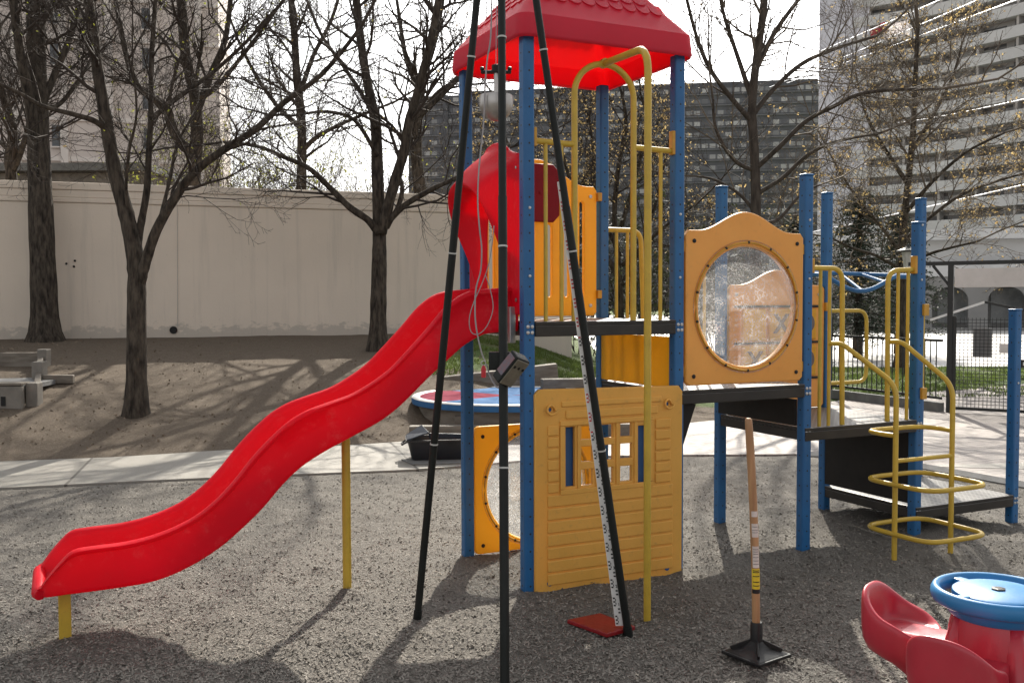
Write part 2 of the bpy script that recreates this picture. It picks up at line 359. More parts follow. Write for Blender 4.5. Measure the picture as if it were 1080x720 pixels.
def plate_mesh(name, loops, thick, bevel, mtx):
    """a slab with holes: first loop outline, the rest holes; local xy mapped by mtx"""
    cu = bpy.data.curves.new(name, 'CURVE'); cu.dimensions = '2D'; cu.fill_mode = 'BOTH'; cu.extrude = max(thick/2-bevel, .0005); cu.bevel_depth = bevel; cu.bevel_resolution = 2
    for lp in loops:
        s = cu.splines.new('POLY'); s.points.add(len(lp)-1)
        for p, q in zip(s.points, lp): p.co = (q[0], q[1], 0, 1)
        s.use_cyclic_u = True
    o = bpy.data.objects.new('tmp', cu); col.objects.link(o)
    dg = bpy.context.evaluated_depsgraph_get(); dg.update()
    me = bpy.data.meshes.new_from_object(o.evaluated_get(dg)); me.name = name; me.transform(mtx)
    bpy.data.objects.remove(o); bpy.data.curves.remove(cu); me.materials.clear(); return me
def vplane(v): return Matrix(((1, 0, 0, 0), (0, 0, -1, v), (0, 1, 0, 0), (0, 0, 0, 1)))   # x->u, y->z, out of the plane towards -v
def text_mesh(txt, size, depth, mtx):
    cu = bpy.data.curves.new('t', 'FONT'); cu.body = txt; cu.size = size; cu.extrude = depth; cu.align_x = 'CENTER'; cu.align_y = 'CENTER'; cu.offset = size*.02
    o = bpy.data.objects.new('tmp', cu); col.objects.link(o); dg = bpy.context.evaluated_depsgraph_get(); dg.update()
    me = bpy.data.meshes.new_from_object(o.evaluated_get(dg)); me.transform(mtx); bpy.data.objects.remove(o); bpy.data.curves.remove(cu); me.materials.clear(); return me

# ------------------------------------------------------------------ terrain
from mathutils import noise as mnoise
FAR = [(-60, 0), (-12, 8.7), (-5.66, 10.52), (-4.42, 10.82), (-3.28, 11.36), (-1.97, 11.63), (-1.09, 12.09), (.5, 12.9), (2.43, 13.6), (3.06, 14.03), (5.97, 16.95), (14, 22), (60, 22)]
NEAR = [(-60, -2), (-12, 7.2), (-4.85, 9.0), (-3.21, 9.46), (-.9, 9.96), (.64, 10.75), (1.94, 10.83), (3.56, 10.86), (4.05, 10.75), (4.34, 10.03), (4.77, 9.17), (5.4, 7.9), (6.4, 6.0), (8, 3), (60, 0)]
fx, fy = zip(*FAR); nx_, ny_ = zip(*NEAR)
def far(x): return float(np.interp(x, fx, fy))
def near(x): return float(np.interp(x, nx_, ny_))
def sst(a, b, x): t = min(1, max(0, (x-a)/(b-a))); return t*t*(3-2*t)
def terrain0(x, y):
    d = y-far(x)
    if d <= 0: return 0.0
    w = 1-sst(-1.0, 3.4, x); t = min(1, d/8.5)
    return 1.07*(1-(1-t)**1.7)*w
LUMPS = []
for q_ in ((0, 0), (1.069, 0), (2.139, 0), (3.208, 0), (4.278, 0), (0, .9255), (1.069, .9255), (2.139, .9255), (3.208, .9255), (-.975, .48), (-2.515, .335), (2.484, -.485), (3.015, -.485)):
    LUMPS.append((.0901+q_[0]*math.cos(.4445)-q_[1]*math.sin(.4445), 5.689+q_[0]*math.sin(.4445)+q_[1]*math.cos(.4445), .022, .13))
for q_, h_, r_ in (((.43, -.62), -.035, .28), ((-2.95, .25), -.045, .40), ((2.75, -.75), -.04, .35), ((1.6, -.9), .035, .35), ((.55, -.95), .03, .30), ((-1.4, -.5), .035, .40), ((-.6, -.9), -.03, .35), ((1.2, .5), .03, .35), ((3.6, -.6), .03, .3)):
    LUMPS.append((.0901+q_[0]*math.cos(.4445)-q_[1]*math.sin(.4445), 5.689+q_[0]*math.sin(.4445)+q_[1]*math.cos(.4445), h_, r_))
def terrain(x, y):
    z = terrain0(x, y); nd = near(x)-y
    if nd > 0:
        w = sst(.05, .8, nd)
        z += w*(.032*mnoise.noise((x*1.1, y*1.1, 3))+.024*mnoise.noise((x*3.1, y*3.1, 9))+.016*mnoise.noise((x*7, y*7, 1)))
        z -= .012*(1-w)
        if -3.2 < x < 4.6:
            for (a_, b_, h_, r_) in LUMPS:
                q = ((x-a_)**2+(y-b_)**2)/(r_*r_)
                if q < 6: z += h_*math.exp(-q)
    elif y < far(x): z -= .03
    else: z += sst(0, .8, y-far(x))*(.03*mnoise.noise((x*.9, y*.9, 5))+.015*mnoise.noise((x*4, y*4, 2)))
    return z
def hit(x, y):
    d = ray(x, y); t = 2.0
    while t < 400:
        p = Vector((0, 0, CAMH))+d*t
        if p.z < terrain0(p.x, p.y): return p
        t += .02
    return p
def spaced(lo, hi, st, ends):
    a = list(np.arange(lo, hi, st)); e = [hi]; s = st
    while e[-1] < ends[1]: s *= 1.22; e.append(e[-1]+s)
    b = [lo]; s = st
    while b[-1] > ends[0]: s *= 1.22; b.append(b[-1]-s)
    return list(reversed(b[1:]))+a+e
xs = spaced(-4.2, 6.4, .05, (-900, 900)); ys = spaced(2.2, 12.5, .05, (-400, 2000))
g = MB(); zone = []
for y in ys:
    for x in xs:
        g.v.append((x, y, terrain(x, y)))
        dz = 1.0 if (y > far(x)-.05) else 0.0
        if near(x) < y < far(x): dz = .4
        gz = sst(15.0, 16.5, y)*sst(-2.6, -1.2, x) if x < 4.2 else sst(16.0, 16.8, y)*sst(4.2, 5, x)
        if y > 200: gz *= .6
        zone.append((dz, gz, 0, 1))
nxn = len(xs)
for i in range(len(ys)-1):
    for j in range(nxn-1): a = i*nxn+j; g.f.append((a, a+1, a+1+nxn, a+nxn))
go = struct(g.build('ground', M['ground'], smooth=1))
ca = go.data.color_attributes.new('zone', 'FLOAT_COLOR', 'POINT'); ca.data.foreach_set('color', np.array(zone, dtype=np.float32).ravel())

def strip_xy(name, mat, pts_n, pts_f, z, th=.05):
    mb = MB(); n = len(pts_n); rows = []
    for (a, b) in zip(pts_n, pts_f): rows.append([(a[0], a[1], z-th), (a[0], a[1], z), (b[0], b[1], z), (b[0], b[1], z-th)])
    mb.grid(rows); return struct(mb.build(name, mat))
def sample(xa, xb, n): return [xa+(xb-xa)*i/n for i in range(n+1)]
xl = sample(-30, -.6, 60)
strip_xy('path', M['path'], [(x, near(x)) for x in xl], [(x, far(x)) for x in xl], .008)
xr = sample(-.6, 4.03, 30)
strip_xy('plaza', M['paver'], [(x, near(x)) for x in xr], [(x, far(x)) for x in xr], .008)
pl = MB(); pp = [(4.03, near(4.03))]+[(x, near(x)) for x in sample(4.1, 8, 30)]+[(30, 2), (30, 24), (14, 22)]+[(x, far(x)) for x in reversed(sample(4.03, 12, 20))]
pl.prism(pp, -.04, .0085); struct(pl.build('paved_yard', M['paver']))
kb = MB(); kp = [(x, near(x)-.06) for x in sample(3.3, 4.03, 5)]+[(x-.05, near(x)-.02) for x in sample(4.1, 7.6, 28)]
kb.tube([(x, y, .0) for x, y in kp], .045, 4); struct(kb.build('kerb', M['kerb'], smooth=0))
st = MB(); st.prism([(3, 25), (90, 25), (160, 120), (-30, 120)], -.1, .02); struct(st.build('street', M['street']))
lb = MB(); lb.prism([(4.3, 10.0), (4.36, 10.05), (5.6, 10.2), (9, 10.4), (9, 9.9), (5.6, 9.75)], .002, .0125); struct(lb.build('pale_paving_band', M['path']))

# loose chips over the play surface
rng = np.random.default_rng(3); NCH = 130000
yy = 1/(1/10.9+rng.random(NCH)*(1/2.6-1/10.9)); xx = (rng.random(NCH)*1.24-.6)*yy*1.02
cb = MB(); ln = rng.uniform(.004, .012, NCH); wd = rng.uniform(.0018, .004, NCH); an = rng.random(NCH)*6.283; ti = rng.normal(0, .35, NCH); ro = rng.normal(0, .5, NCH)
for i in range(NCH):
    x, y = float(xx[i]), float(yy[i])
    if y > near(x)-.02+rng.normal(0, .05): continue
    z = terrain(x, y)+.004; c, s = math.cos(an[i]), math.sin(an[i]); l, w, tz = float(ln[i]), float(wd[i]), float(ti[i])
    dz, wz = l*tz, w*float(ro[i])
    k = len(cb.v)
    cb.v += [(x-c*l+s*w, y-s*l-c*w, z-dz-wz), (x-c*l-s*w, y-s*l+c*w, z-dz+wz), (x+c*l-s*w, y+s*l+c*w, z+dz+wz+.002), (x+c*l+s*w, y+s*l-c*w, z+dz-wz)]
    cb.f.append((k, k+1, k+2, k+3))
lt_ = MB()
for i in range(2600):
    y = 1/(1/11.0+random.random()*(1/18.5-1/11.0)); x = random.uniform(-.6, .12)*y
    if y < far(x)+.05: continue
    z = terrain(x, y)+.006; a = random.random()*6.28; l, w = random.uniform(.006, .016), random.uniform(.003, .007); c, s_ = math.cos(a), math.sin(a); k = len(lt_.v); h1, h2 = random.gauss(0, .006), random.gauss(0, .006)
    lt_.v += [(x-c*l+s_*w, y-s_*l-c*w, z-h1-h2), (x-c*l-s_*w, y-s_*l+c*w, z-h1+h2), (x+c*l-s_*w, y+s_*l+c*w, z+h1+h2), (x+c*l+s_*w, y+s_*l-c*w, z+h1-h2)]; lt_.f.append((k, k+1, k+2, k+3))
M['litter'] = plain('leaf_litter', (.24, .185, .135), (.17, .132, .098), .85, 30, spec=.2)
lo_ = lt_.build('leaf_litter', M['litter']); lo_['kind'] = 'stuff'
co = cb.build('wood_chips', M['chip_mat']); co['kind'] = 'stuff'
# grass blades on the bank and beyond the fence
gb = MB(); rg = random.Random(5)
def blades(n, x0, x1, y0, y1, h):
    for _ in range(n):
        x, y = rg.uniform(x0, x1), rg.uniform(y0, y1); z = terrain0(x, y)
        if mnoise.noise((x*1.2, y*1.2, 0)) < -.15: continue
        a = rg.random()*6.28; w = .012; hh = h*rg.uniform(.5, 1.3); lx, ly = rg.gauss(0, .03), rg.gauss(0, .03); k = len(gb.v)
        gb.v += [(x-w*math.cos(a), y-w*math.sin(a), z), (x+w*math.cos(a), y+w*math.sin(a), z), (x+lx, y+ly, z+hh)]; gb.f.append((k, k+1, k+2))
blades(14000, -1.8, 2.6, 15.2, 20.5, .07); blades(18000, 4.6, 13, 17.2, 24.8, .08)
M['blade'] = plain('grass_blade', (.12, .17, .035), (.08, .11, .03), .7, .8, trans=.4)
go2 = gb.build('grass', M['blade']); go2['kind'] = 'stuff'

# ------------------------------------------------------------------ garden wall
def wl(x): return 20.7+.33*(x+1.43)
wa, wb = (-22., wl(-22.)), (1.35, wl(1.35))
wroot = empty('garden_wall', (wa[0], wa[1], .8), 0); tag(wroot, 'long pale concrete garden wall with a moulded coping behind the bare trees', 'wall')
def wmb(z0, z1, th):
    mb = MB(); a = Vector((wa[0], wa[1], (z0+z1)/2)); b_ = Vector((wb[0], wb[1], (z0+z1)/2)); off = Vector((-.313, .95, 0))*.15
    mb.bar(a+off, b_+off, z1-z0, th) if False else mb.bar(a+off, b_+off, th, z1-z0); return mb
def wpart(name, z0, z1, th, bevel=.01):
    mb = wmb(z0, z1, th); o = mb.build(name, M['wall']); o.parent = wroot; o.location = (0, 0, 0); o.data.transform(Matrix.Translation(-wroot.location)); 
    md = o.modifiers.new('b', 'BEVEL'); md.width = bevel; md.segments = 2; return o
wpart('wall_body', -.2, 3.66, .30); wpart('moulding', 3.663, 3.76, .35, .02); wpart('wall_band', 3.763, 3.90, .32); wpart('coping', 3.903, 4.05, .36, .02)
wn = Vector((.313, -.95, 0))
def onwall(x, y, out=0):
    d = ray(x, y); p0 = Vector((wa[0], wa[1], 0)); t = ((p0-Vector((0, 0, CAMH))).dot(wn))/d.dot(wn); return Vector((0, 0, CAMH))+d*t+wn*out
def wchild(name, mb, mat): o = mb.build(name, mat); o.data.transform(Matrix.Translation(-wroot.location)); o.parent = wroot; return o
mb = MB(); a = onwall(183, 348, .0); mb.tube([a, a+wn*.012], .075, 16); wchild('drain_hole', mb, M['dark_hole'])
mb = MB(); mb.tube([onwall(187, 216, .008), onwall(187.5, 345, .008)], .004, 6); wchild('conduit', mb, M['kerb'])
for q in ((70, 278), (79, 275), (78, 281)): mb = MB(); a = onwall(*q); mb.tube([a, a+wn*.008], .022, 10); wchild('anchor_hole', mb, M['dark_hole'])

# ------------------------------------------------------------------ far buildings
def bwin(root, name, c, w, h, mat, nrm, frame=None):
    mb = MB(); t = Vector((-nrm.y, nrm.x, 0)); rotm = Matrix((t, nrm, Vector((0, 0, 1)))).transposed(); mb.box(c, (w, .12, h), rotm); return mb.build(name, mat, root)
# left: tall beige block behind the wall
X0 = Vector((-21.4, 71, 0)); dl = Vector((-.97, -.24, 0)).normalized(); nl_ = Vector((-dl.y, dl.x, 0)); nl_ = nl_ if nl_.y < 0 else -nl_
lb_ = empty('apartment_block', X0); tag(lb_, 'tall beige panel block with few windows behind the left trees', 'building')
def lchild(name, mb, mat): o = mb.build(name, mat); o.data.transform(Matrix.Translation(-X0)); o.parent = lb_; return o
mb = MB(); a, b_ = X0, X0+dl*46; mb.bar(a-nl_*9+Vector((0, 0, 22)), b_-nl_*9+Vector((0, 0, 22)), 18, 46); lchild('wall', mb, M['left_stone'])
for k in range(15):
    s = 1.4+k*3.05; mb = MB(); c = X0+dl*s+nl_*.12; mb.box(c+Vector((0, 0, 22.2)), (.5, .3, 44), Matrix((dl, nl_, Vector((0, 0, 1)))).transposed()); lchild('pilaster', mb, M['left_rib'])
for k in range(13): mb = MB(); c = X0+dl*23+nl_*.05+Vector((0, 0, 3.4+k*2.85)); mb.box(c, (46, .2, .34), Matrix((dl, nl_, Vector((0, 0, 1)))).transposed()); lchild('storey_band', mb, M['left_rib'])
for k in range(12):
    for s in (5.95, 12.05, 21.2, 33.4):
        if (k*7+int(s)) % 5 == 0 and s > 6: continue
        f_ = bwin(lb_, 'window', X0+dl*(s-1.1)+nl_*.04+Vector((0, 0, 5.0+k*2.85)), .85, 1.5, M['glass_dark'], nl_); f_.data.transform(Matrix.Translation(-X0))
        s_ = bwin(f_, 'sill', X0+dl*(s-1.1)+nl_*.16+Vector((0, 0, 4.2+k*2.85)), 1.0, .1, M['left_rib'], nl_); s_.data.transform(Matrix.Translation(-X0))
# left annex (grey low house seen over the wall, left of the first fork)
ax0 = dep(60, 160, 30); ah = empty('garden_house', (ax0.x, ax0.y, 0)); tag(ah, 'low grey house with a flat roof just over the wall at far left', 'building')
mb = MB(); mb.box((0, 2.5, 2.9), (5.6, 5, 5.8)); mb.build('wall', M['block'], ah, bevel=.02); mb = MB(); mb.box((0, 2.4, 5.93), (6.0, 5.6, .24)); mb.build('roof', M['kerb_dark'], ah)
for q in (-1.6, .4, 2.0): mb = MB(); mb.box((q, -.03, 4.8), (.8, .1, 1.1)); mb.build('window', M['glass_dark'], ah)

# middle: long dark slab of flats with ribbon windows
mt, nt, b, out = newmat('ribbon_window'); M['ribbon'] = mt
v = coords(nt, scale=(1/1.9, 1, 1/2.7)); wn_ = N(nt, 'ShaderNodeTexWhiteNoise', noise_dimensions='3D'); fl = N(nt, 'ShaderNodeVectorMath', operation='FLOOR'); L(nt, v, fl.inputs[0]); L(nt, fl.outputs[0], wn_.inputs['Vector'])
sxx = N(nt, 'ShaderNodeSeparateXYZ'); L(nt, v, sxx.inputs[0]); c = mixc(nt, ramp(nt, wn_.outputs['Value'], .35, .95), (.065, .068, .078), (.40, .40, .40)); c = mixc(nt, math_(nt, 'LESS_THAN', math_(nt, 'FRACT', sxx.outputs[0]), .26), c, (.085, .088, .10)); L(nt, c, b.inputs['Base Color']); b.inputs['Roughness'].default_value = .35
D0 = dep(432, 318, 250); D1 = dep(880, 318, 234); D0.z = D1.z = 0; dv = (D1-D0).normalized(); LD = (D1-D0).length
sl = empty('slab_block', D0, math.atan2(dv.y, dv.x)); tag(sl, 'long dark brick block of flats with ribbon windows on the skyline', 'building')
H = 54.6; mb = MB(); mb.box((LD/2, 8, H/2), (LD, 16, H)); mb.build('wall', M['brick_dark'], sl)
mb = MB(); mb.box((LD*.55, 8, H+.5), (LD*.82, 15, 1.0)); mb.box((LD*.47, 8, H+2.2), (9, 8, 2.6)); mb.build('roof', M['brick_dark'], sl)
for k in range(20):
    z = 2.2+k*2.7; mb = MB(); mb.box((LD/2, -.02, z), (LD-2, .12, 1.05)); mb.build('window_band', M['ribbon'], sl)
    mb = MB(); mb.box((LD/2, -.15, z-.95), (LD, .3, .35)); mb.build('slab_edge', M['brick_pale'], sl)
for k in range(6): mb = MB(); mb.box((10+k*19, -.3, H/2), (1.3, .62, H)); mb.build('pier', M['brick_dark'], sl)

# right: curved tower with pale balcony bands
mt, nt, b, out = newmat('balcony_glazing'); M['ribbon2'] = mt
v = coords(nt, scale=(1/2.3, 1/2.3, 1/2.7)); wn_ = N(nt, 'ShaderNodeTexWhiteNoise', noise_dimensions='3D'); fl = N(nt, 'ShaderNodeVectorMath', operation='FLOOR'); L(nt, v, fl.inputs[0]); L(nt, fl.outputs[0], wn_.inputs['Vector'])
c = mixc(nt, ramp(nt, wn_.outputs['Value'], .2, .9), (.06, .062, .065), (.36, .355, .345)); L(nt, c, b.inputs['Base Color']); b.inputs['Roughness'].default_value = .3
curve = [(45.2, 142.3), (50.5, 140), (56.5, 136), (61.5, 130.5), (66, 124), (69.5, 116.5), (72, 108), (73.2, 99)]
cv = []
for i in range(len(curve)-1):
    p0 = Vector(curve[max(i-1, 0)]); p1 = Vector(curve[i]); p2 = Vector(curve[i+1]); p3 = Vector(curve[min(i+2, len(curve)-1)])
    for k in range(6):
        t = k/6; cv.append(.5*((2*p1)+(p2-p0)*t+(2*p0-5*p1+4*p2-p3)*t*t+(3*p1-p0-3*p2+p3)*t**3))
cv.append(Vector(curve[-1]))
def off(i, d):
    a = cv[max(i-1, 0)]; b_ = cv[min(i+1, len(cv)-1)]; t = (b_-a).normalized(); n = Vector((t.y, -t.x)); n = n if n.dot(-cv[i]) > 0 else -n; return cv[i]+n*d
tw = empty('balcony_tower', (40, 143, 0)); tag(tw, 'tall curved apartment tower with pale continuous balcony bands at right', 'building')
TB = Vector((40, 143, 0))
def tchild(name, mb, mat, parent=None, smooth=0):
    o = mb.build(name, mat, smooth=smooth); o.data.transform(Matrix.Translation(-TB)); o.parent = tw; return o
i0 = 5
def ribbon(d0, d1, z0, z1, ia=i0, ib=None):
    mb = MB(); ib = ib or len(cv)-1; rows = []
    for i in range(ia, ib+1):
        a, b_ = off(i, d0), off(i, d1); rows.append([(a.x, a.y, z0), (b_.x, b_.y, z0), (b_.x, b_.y, z1), (a.x, a.y, z1)])
    mb.grid(rows, True); mb.f.append((3, 2, 1, 0)); k = len(mb.v); mb.f.append((k-4, k-3, k-2, k-1)); return mb
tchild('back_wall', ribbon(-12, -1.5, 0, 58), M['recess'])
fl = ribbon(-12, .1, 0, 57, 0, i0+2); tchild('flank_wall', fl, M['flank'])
rt_ = random.Random(11)
for k in range(20):
    z = 36.2+2.7*(k-12)
    if z < 1.5 or z > 57: continue
    mb = ribbon(-1.6, .25, z-.55, z-.38); p2 = ribbon(.05, .25, z-.38, z+.90); mb.add(p2.v, p2.f); tchild('balcony', mb, M['slab_pale'])
    tchild('window_band', ribbon(-1.49, -1.42, z+.5, z+2.0, i0+1), M['ribbon2'])
for i in range(i0+2, len(cv), 4):
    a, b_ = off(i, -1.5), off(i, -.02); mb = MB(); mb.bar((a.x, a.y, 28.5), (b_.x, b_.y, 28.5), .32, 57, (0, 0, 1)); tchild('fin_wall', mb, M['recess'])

M['podium'] = plain('podium_render', (.26, .255, .25), (.21, .205, .20), .85, .5)
# arcade podium in front of the tower
pa, pb = Vector((16, 60, 0)), Vector((44, 50, 0)); pd_ = (pb-pa).normalized(); ang = math.atan2(pd_.y, pd_.x)
po = empty('arcade_podium', pa, ang); tag(po, 'low white arcade with arched openings and a flat canopy beyond the street', 'building')
LP = (pb-pa).length; loops = [[(0, 0), (LP, 0), (LP, 3.1), (0, 3.1)]]
nA = 10
for k in range(nA):
    x0 = .5+k*(LP/nA); w = LP/nA-1.0; loops.append([(x0, .12), (x0+w, .12)]+[(x0+w/2+w/2*math.cos(R(t)), 1.75+.8*math.sin(R(t))) for t in range(0, 181, 15)])
me = plate_mesh('arcade', loops, .35, .02, vplane(0)); link('arcade_wall', me, M['podium'], po)
mb = MB(); mb.box((LP/2, 3.2, 1.5), (LP, .3, 3.0)); mb.build('back_wall', M['podium'], po)
for k in range(nA): mb = MB(); mb.box((1.9+k*LP/nA, 3.0, 1.4), (1.7, .1, 2.1)); mb.build('shop_window', M['glass_pale'], po)
mb = MB(); mb.box((LP/2, 1.9, 3.5), (LP+1, 4.4, .75)); mb.build('canopy', M['slab_pale'], po, bevel=.03)
mb = MB(); mb.box((LP/2, 2.2, 4.6), (LP, 2.4, 1.4)); mb.build('upper_wall', M['slab_pale'], po)
mb = MB(); mb.box((LP/2, 1.9, 5.6), (LP+.6, 4.0, .6)); mb.build('roof', M['slab_pale'], po)
# ------------------------------------------------------------------ the climbing frame
AX, AY, TH, SU, WV = .0901, 5.689, .4445, 1.0694, .9255
ps = empty('play_structure', (AX, AY, 0), TH)
tag(ps, 'red, yellow and blue climbing frame with slide, roofed tower, decks and ladder', 'playground')
def lw(u, v, z=0): return Vector((AX+u*math.cos(TH)-v*math.sin(TH), AY+u*math.sin(TH)+v*math.cos(TH), z))
Z1, Z2, Z3, Z4, ZE = 1.631, 1.178, .874, .221, 3.284
PS = .073
def bolt(parent, p, n, r=.011, l=.007, world_parent_loc=(0, 0, 0)):
    mb = MB(); p = Vector(p)-Vector(world_parent_loc); n = Vector(n); mb.tube([p, p+n*l*.7, p+n*l], [r, r, r*.6], 8); o = mb.build('bolt', M['steel'], parent, smooth=40); return o
posts = {'A': (0, 0, 3.30), 'B': (1, 0, 3.30), 'C': (0, 1, 3.30), 'D': (1, 1, 3.30), 'E': (2, 0, 2.60), 'F': (2, 1, 2.62), 'G': (3, 1, 2.62), 'H': (3, 0, 2.31), 'I': (4, 0, 1.665), 'J': (4, 1, 2.62)}
deckz = {'A': [Z1], 'B': [Z1, Z2], 'C': [Z1], 'D': [Z1, Z2], 'E': [Z2, Z3], 'F': [Z2, Z3], 'G': [Z3, Z4], 'H': [Z3, Z4], 'I': [Z4], 'J': [Z4]}
for k, (a, b_, h) in posts.items():
    mb = MB(); s = PS/2; mb.prism(rrect(-s, -s, s, s, .013, 4), -.35, h); o = mb.build('post', M['post'], ps, bevel=.004)
    o.location = (a*SU, b_*WV, 0)
    if h < 3: mb = MB(); mb.prism(rrect(-s-.004, -s-.004, s+.004, s+.004, .015, 4), h+.001, h+.016); mb.build('post_cap', M['post'], o, bevel=.006)
    if b_ == 0:
        for z in deckz[k]:
            for dx in (-.014, .014): 
                for dz in (-.065, -.03): bolt(o, (dx, -s, z+dz), (0, -1, 0))
        for z in (1.9, 2.3) if h > 2 else (1.1,): bolt(o, (.0, -s, z), (0, -1, 0), .009)
# decks
def deck(u0, u1, z, v0=-.045, v1=WV+.045, th=.095):
    mb = MB(); mb.box(((u0+u1)/2, (v0+v1)/2, z-.012), (u1-u0, v1-v0, .024))
    for vv in (v0+.012, v1-.012): mb.box(((u0+u1)/2, vv, z-.0245-(th-.03)/2), (u1-u0-.004, .024, th-.03))
    for uu in (u0+.014, u1-.014): mb.box((uu, (v0+v1)/2, z-.0245-(th-.03)/2), (.024, v1-v0-.052, th-.03))
    mb.box(((u0+u1)/2, (v0+v1)/2, z-.06), (.03, v1-v0-.06, .05))
    return mb.build('deck', M['deck'], ps, bevel=.005)
g_ = .033
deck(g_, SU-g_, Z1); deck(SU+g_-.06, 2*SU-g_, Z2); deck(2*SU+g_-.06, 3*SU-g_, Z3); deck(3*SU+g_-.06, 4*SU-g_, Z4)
# risers between the decks
M['riser_yellow'] = plain('yellow_riser', (.74, .46, .015), (.68, .42, .015), .5, 5, dirt=.12, trans=.45)
mb = MB(); mb.box((SU-.02, WV/2, (Z1+Z2)/2-.05), (.02, WV-.07, Z1-Z2-.12)); mb.build('riser', M['riser_yellow'], ps, bevel=.004)
M['riser_black'] = plain('black_riser', (.013, .012, .0115), (.018, .016, .015), .55, 8, spec=.25)
mb = MB(); mb.box((2*SU-.04, WV/2, (Z2+Z3)/2-.05), (.02, WV-.07, Z2-Z3-.12)); mb.build('riser', M['riser_black'], ps, bevel=.004)
mb = MB(); mb.box((3*SU-.02, WV/2, (Z3+Z4)/2-.03), (.02, WV-.07, Z3-Z4-.1)); mb.build('riser', M['riser_black'], ps, bevel=.004)
mb = MB(); mb.add([(SU+.03, .02, Z2-.1), (SU+.17, .02, Z2-.1), (SU+.03, .02, Z2-.47), (SU+.03, .045, Z2-.1), (SU+.17, .045, Z2-.1), (SU+.03, .045, Z2-.47)], [(0, 2, 1), (3, 4, 5), (0, 1, 4, 3), (1, 2, 5, 4), (2, 0, 3, 5)]); mb.build('gusset', M['riser_black'], ps)

# roof: thin moulded shell, rounded corners, open below, shingled slopes
ov = .075; cu_, cv_ = SU/2, WV/2; hu, hv = SU/2+ov, WV/2+ov
def rring(su_, sv_, z, r): return [(cu_+x, cv_+y, z) for x, y in rrect(-su_, -sv_, su_, sv_, r, 5)]
ZA = 4.12; zf = ZE+.165
rings = [rring(hu, hv, ZE, .07), rring(hu+.006, hv+.006, ZE+.02, .07), rring(hu-.004, hv-.004, zf-.03, .07), rring(hu-.03, hv-.03, zf, .06)]
for t in (.12, .14, .5, .88, 1.0): rings.append(rring((hu-.03)*(1-t)+.03*t, (hv-.03)*(1-t)+.03*t, zf+(ZA-zf)*t, .06*(1-t)+.012))
mb = MB(); mb.grid(rings, True); k = len(mb.v); nn = len(rings[0]); mb.f.append(tuple(range(k-nn, k)))
roof = mb.build('roof', M['roof'], ps, smooth=35, solid=.012)
def slope_tiles(side):
    mb = MB()
    A2, B2 = (hu, hv) if side in (0, 2) else (hv, hu)
    e0 = Vector((1, 0, 0)); base = B2-.03; rise = ZA-zf; sl_ = Vector((0, base-.03, rise)); ll = sl_.length; sl_.normalize(); nrm = Vector((0, -rise, base-.03)).normalized()
    row = 0; d = .105
    while d < ll-.12:
        half = (A2-.03)*(1-d/ll)-.085; n = int(2*half/.098); 
        if n < 1: break
        o0 = (-n/2)*.098+(.049 if row % 2 else 0)
        for i in range(n+(0 if row % 2 else 1)):
            x = o0+i*.098
            if abs(x) > half: continue
            pts = [(x+.047*math.cos(R(a)), d+.045+.052*math.sin(R(a))) for a in range(180, 361, 20)]+[(x+.047, d+.10), (x-.047, d+.10)]
            f_ = []
            for lift in (.004, 1):
                for (px_, py_) in pts:
                    q = Vector((px_, -base, zf))+sl_*py_+nrm*(.003 if lift == .004 else (.016-.012*max(0, (py_-d)/.11)))
                    f_.append(q)
            m_ = len(pts); mb.add(f_, [tuple(range(m_, 2*m_))]+[(j, (j+1) % m_, m_+(j+1) % m_, m_+j) for j in range(m_)])
        row += 1; d += .076
    rz = Matrix.Rotation(R(90*side), 4, 'Z'); me_v = [rz @ Vector(p) for p in mb.v]; mb.v = [(p.x+cu_, p.y+cv_, p.z) for p in me_v]
    return mb.build('shingle_panel', M['roof'], roof, bevel=.004, smooth=50)
for s in range(4): slope_tiles(s)

# slide
ST = [(.03, 1.84, .02, 1.57), (-.20, 1.825, -.17, 1.56), (-.33, 1.80, -.25, 1.535), (-.45, 1.72, -.34, 1.485), (-.57, 1.59, -.44, 1.405), (-.69, 1.467, -.55, 1.315), (-.80, 1.362, -.66, 1.215), (-.92, 1.283, -.76, 1.13), (-1.03, 1.228, -.87, 1.06), (-1.155, 1.190, -1.03, .985), (-1.29, 1.145, -1.18, .915), (-1.41, 1.072, -1.31, .84), (-1.56, .932, -1.42, .745), (-1.68, .79, -1.52, .635), (-1.79, .683, -1.63, .535), (-1.91, .604, -1.76, .435), (-2.066, .547, -1.92, .35), (-2.223, .520, -2.08, .30), (-2.371, .515, -2.25, .287), (-2.47, .505, -2.42, .284), (-2.53, .455, -2.50, .284), (-2.585, .39, -2.57, .282), (-2.62, .34, -2.61, .285)]
dense = []
for i in range(len(ST)-1):
    p0, p1, p2, p3 = [np.array(ST[min(max(i+k, 0), len(ST)-1)]) for k in (-1, 0, 1, 2)]
    for k in range(4):
        t = k/4; dense.append(.5*(2*p1+(p2-p0)*t+(2*p0-5*p1+4*p2-p3)*t*t+(3*p1-p0-3*p2+p3)*t**3))
dense.append(np.array(ST[-1]))
VN, VF = .165, .655
rows = []
for ur, zr, ub, zb in dense:
    def P(v, f): return (ub+(ur-ub)*f, v, zb+(zr-zb)*f)
    sec = [P(VN+.012, .0), P(VN+.002, .03), P(VN, .12), P(VN+.003, .5), P(VN+.004, .86), P(VN-.012, .90), P(VN-.013, .96), P(VN+.002, 1.0), P(VN+.025, 1.0), P(VN+.043, .95), P(VN+.05, .85), P(VN+.062, .45), P(VN+.085, .24), P(VN+.13, .17)]
    sec += [(p[0], VN+VF-p[1], p[2]) for p in reversed(sec)]
    rows.append(sec)
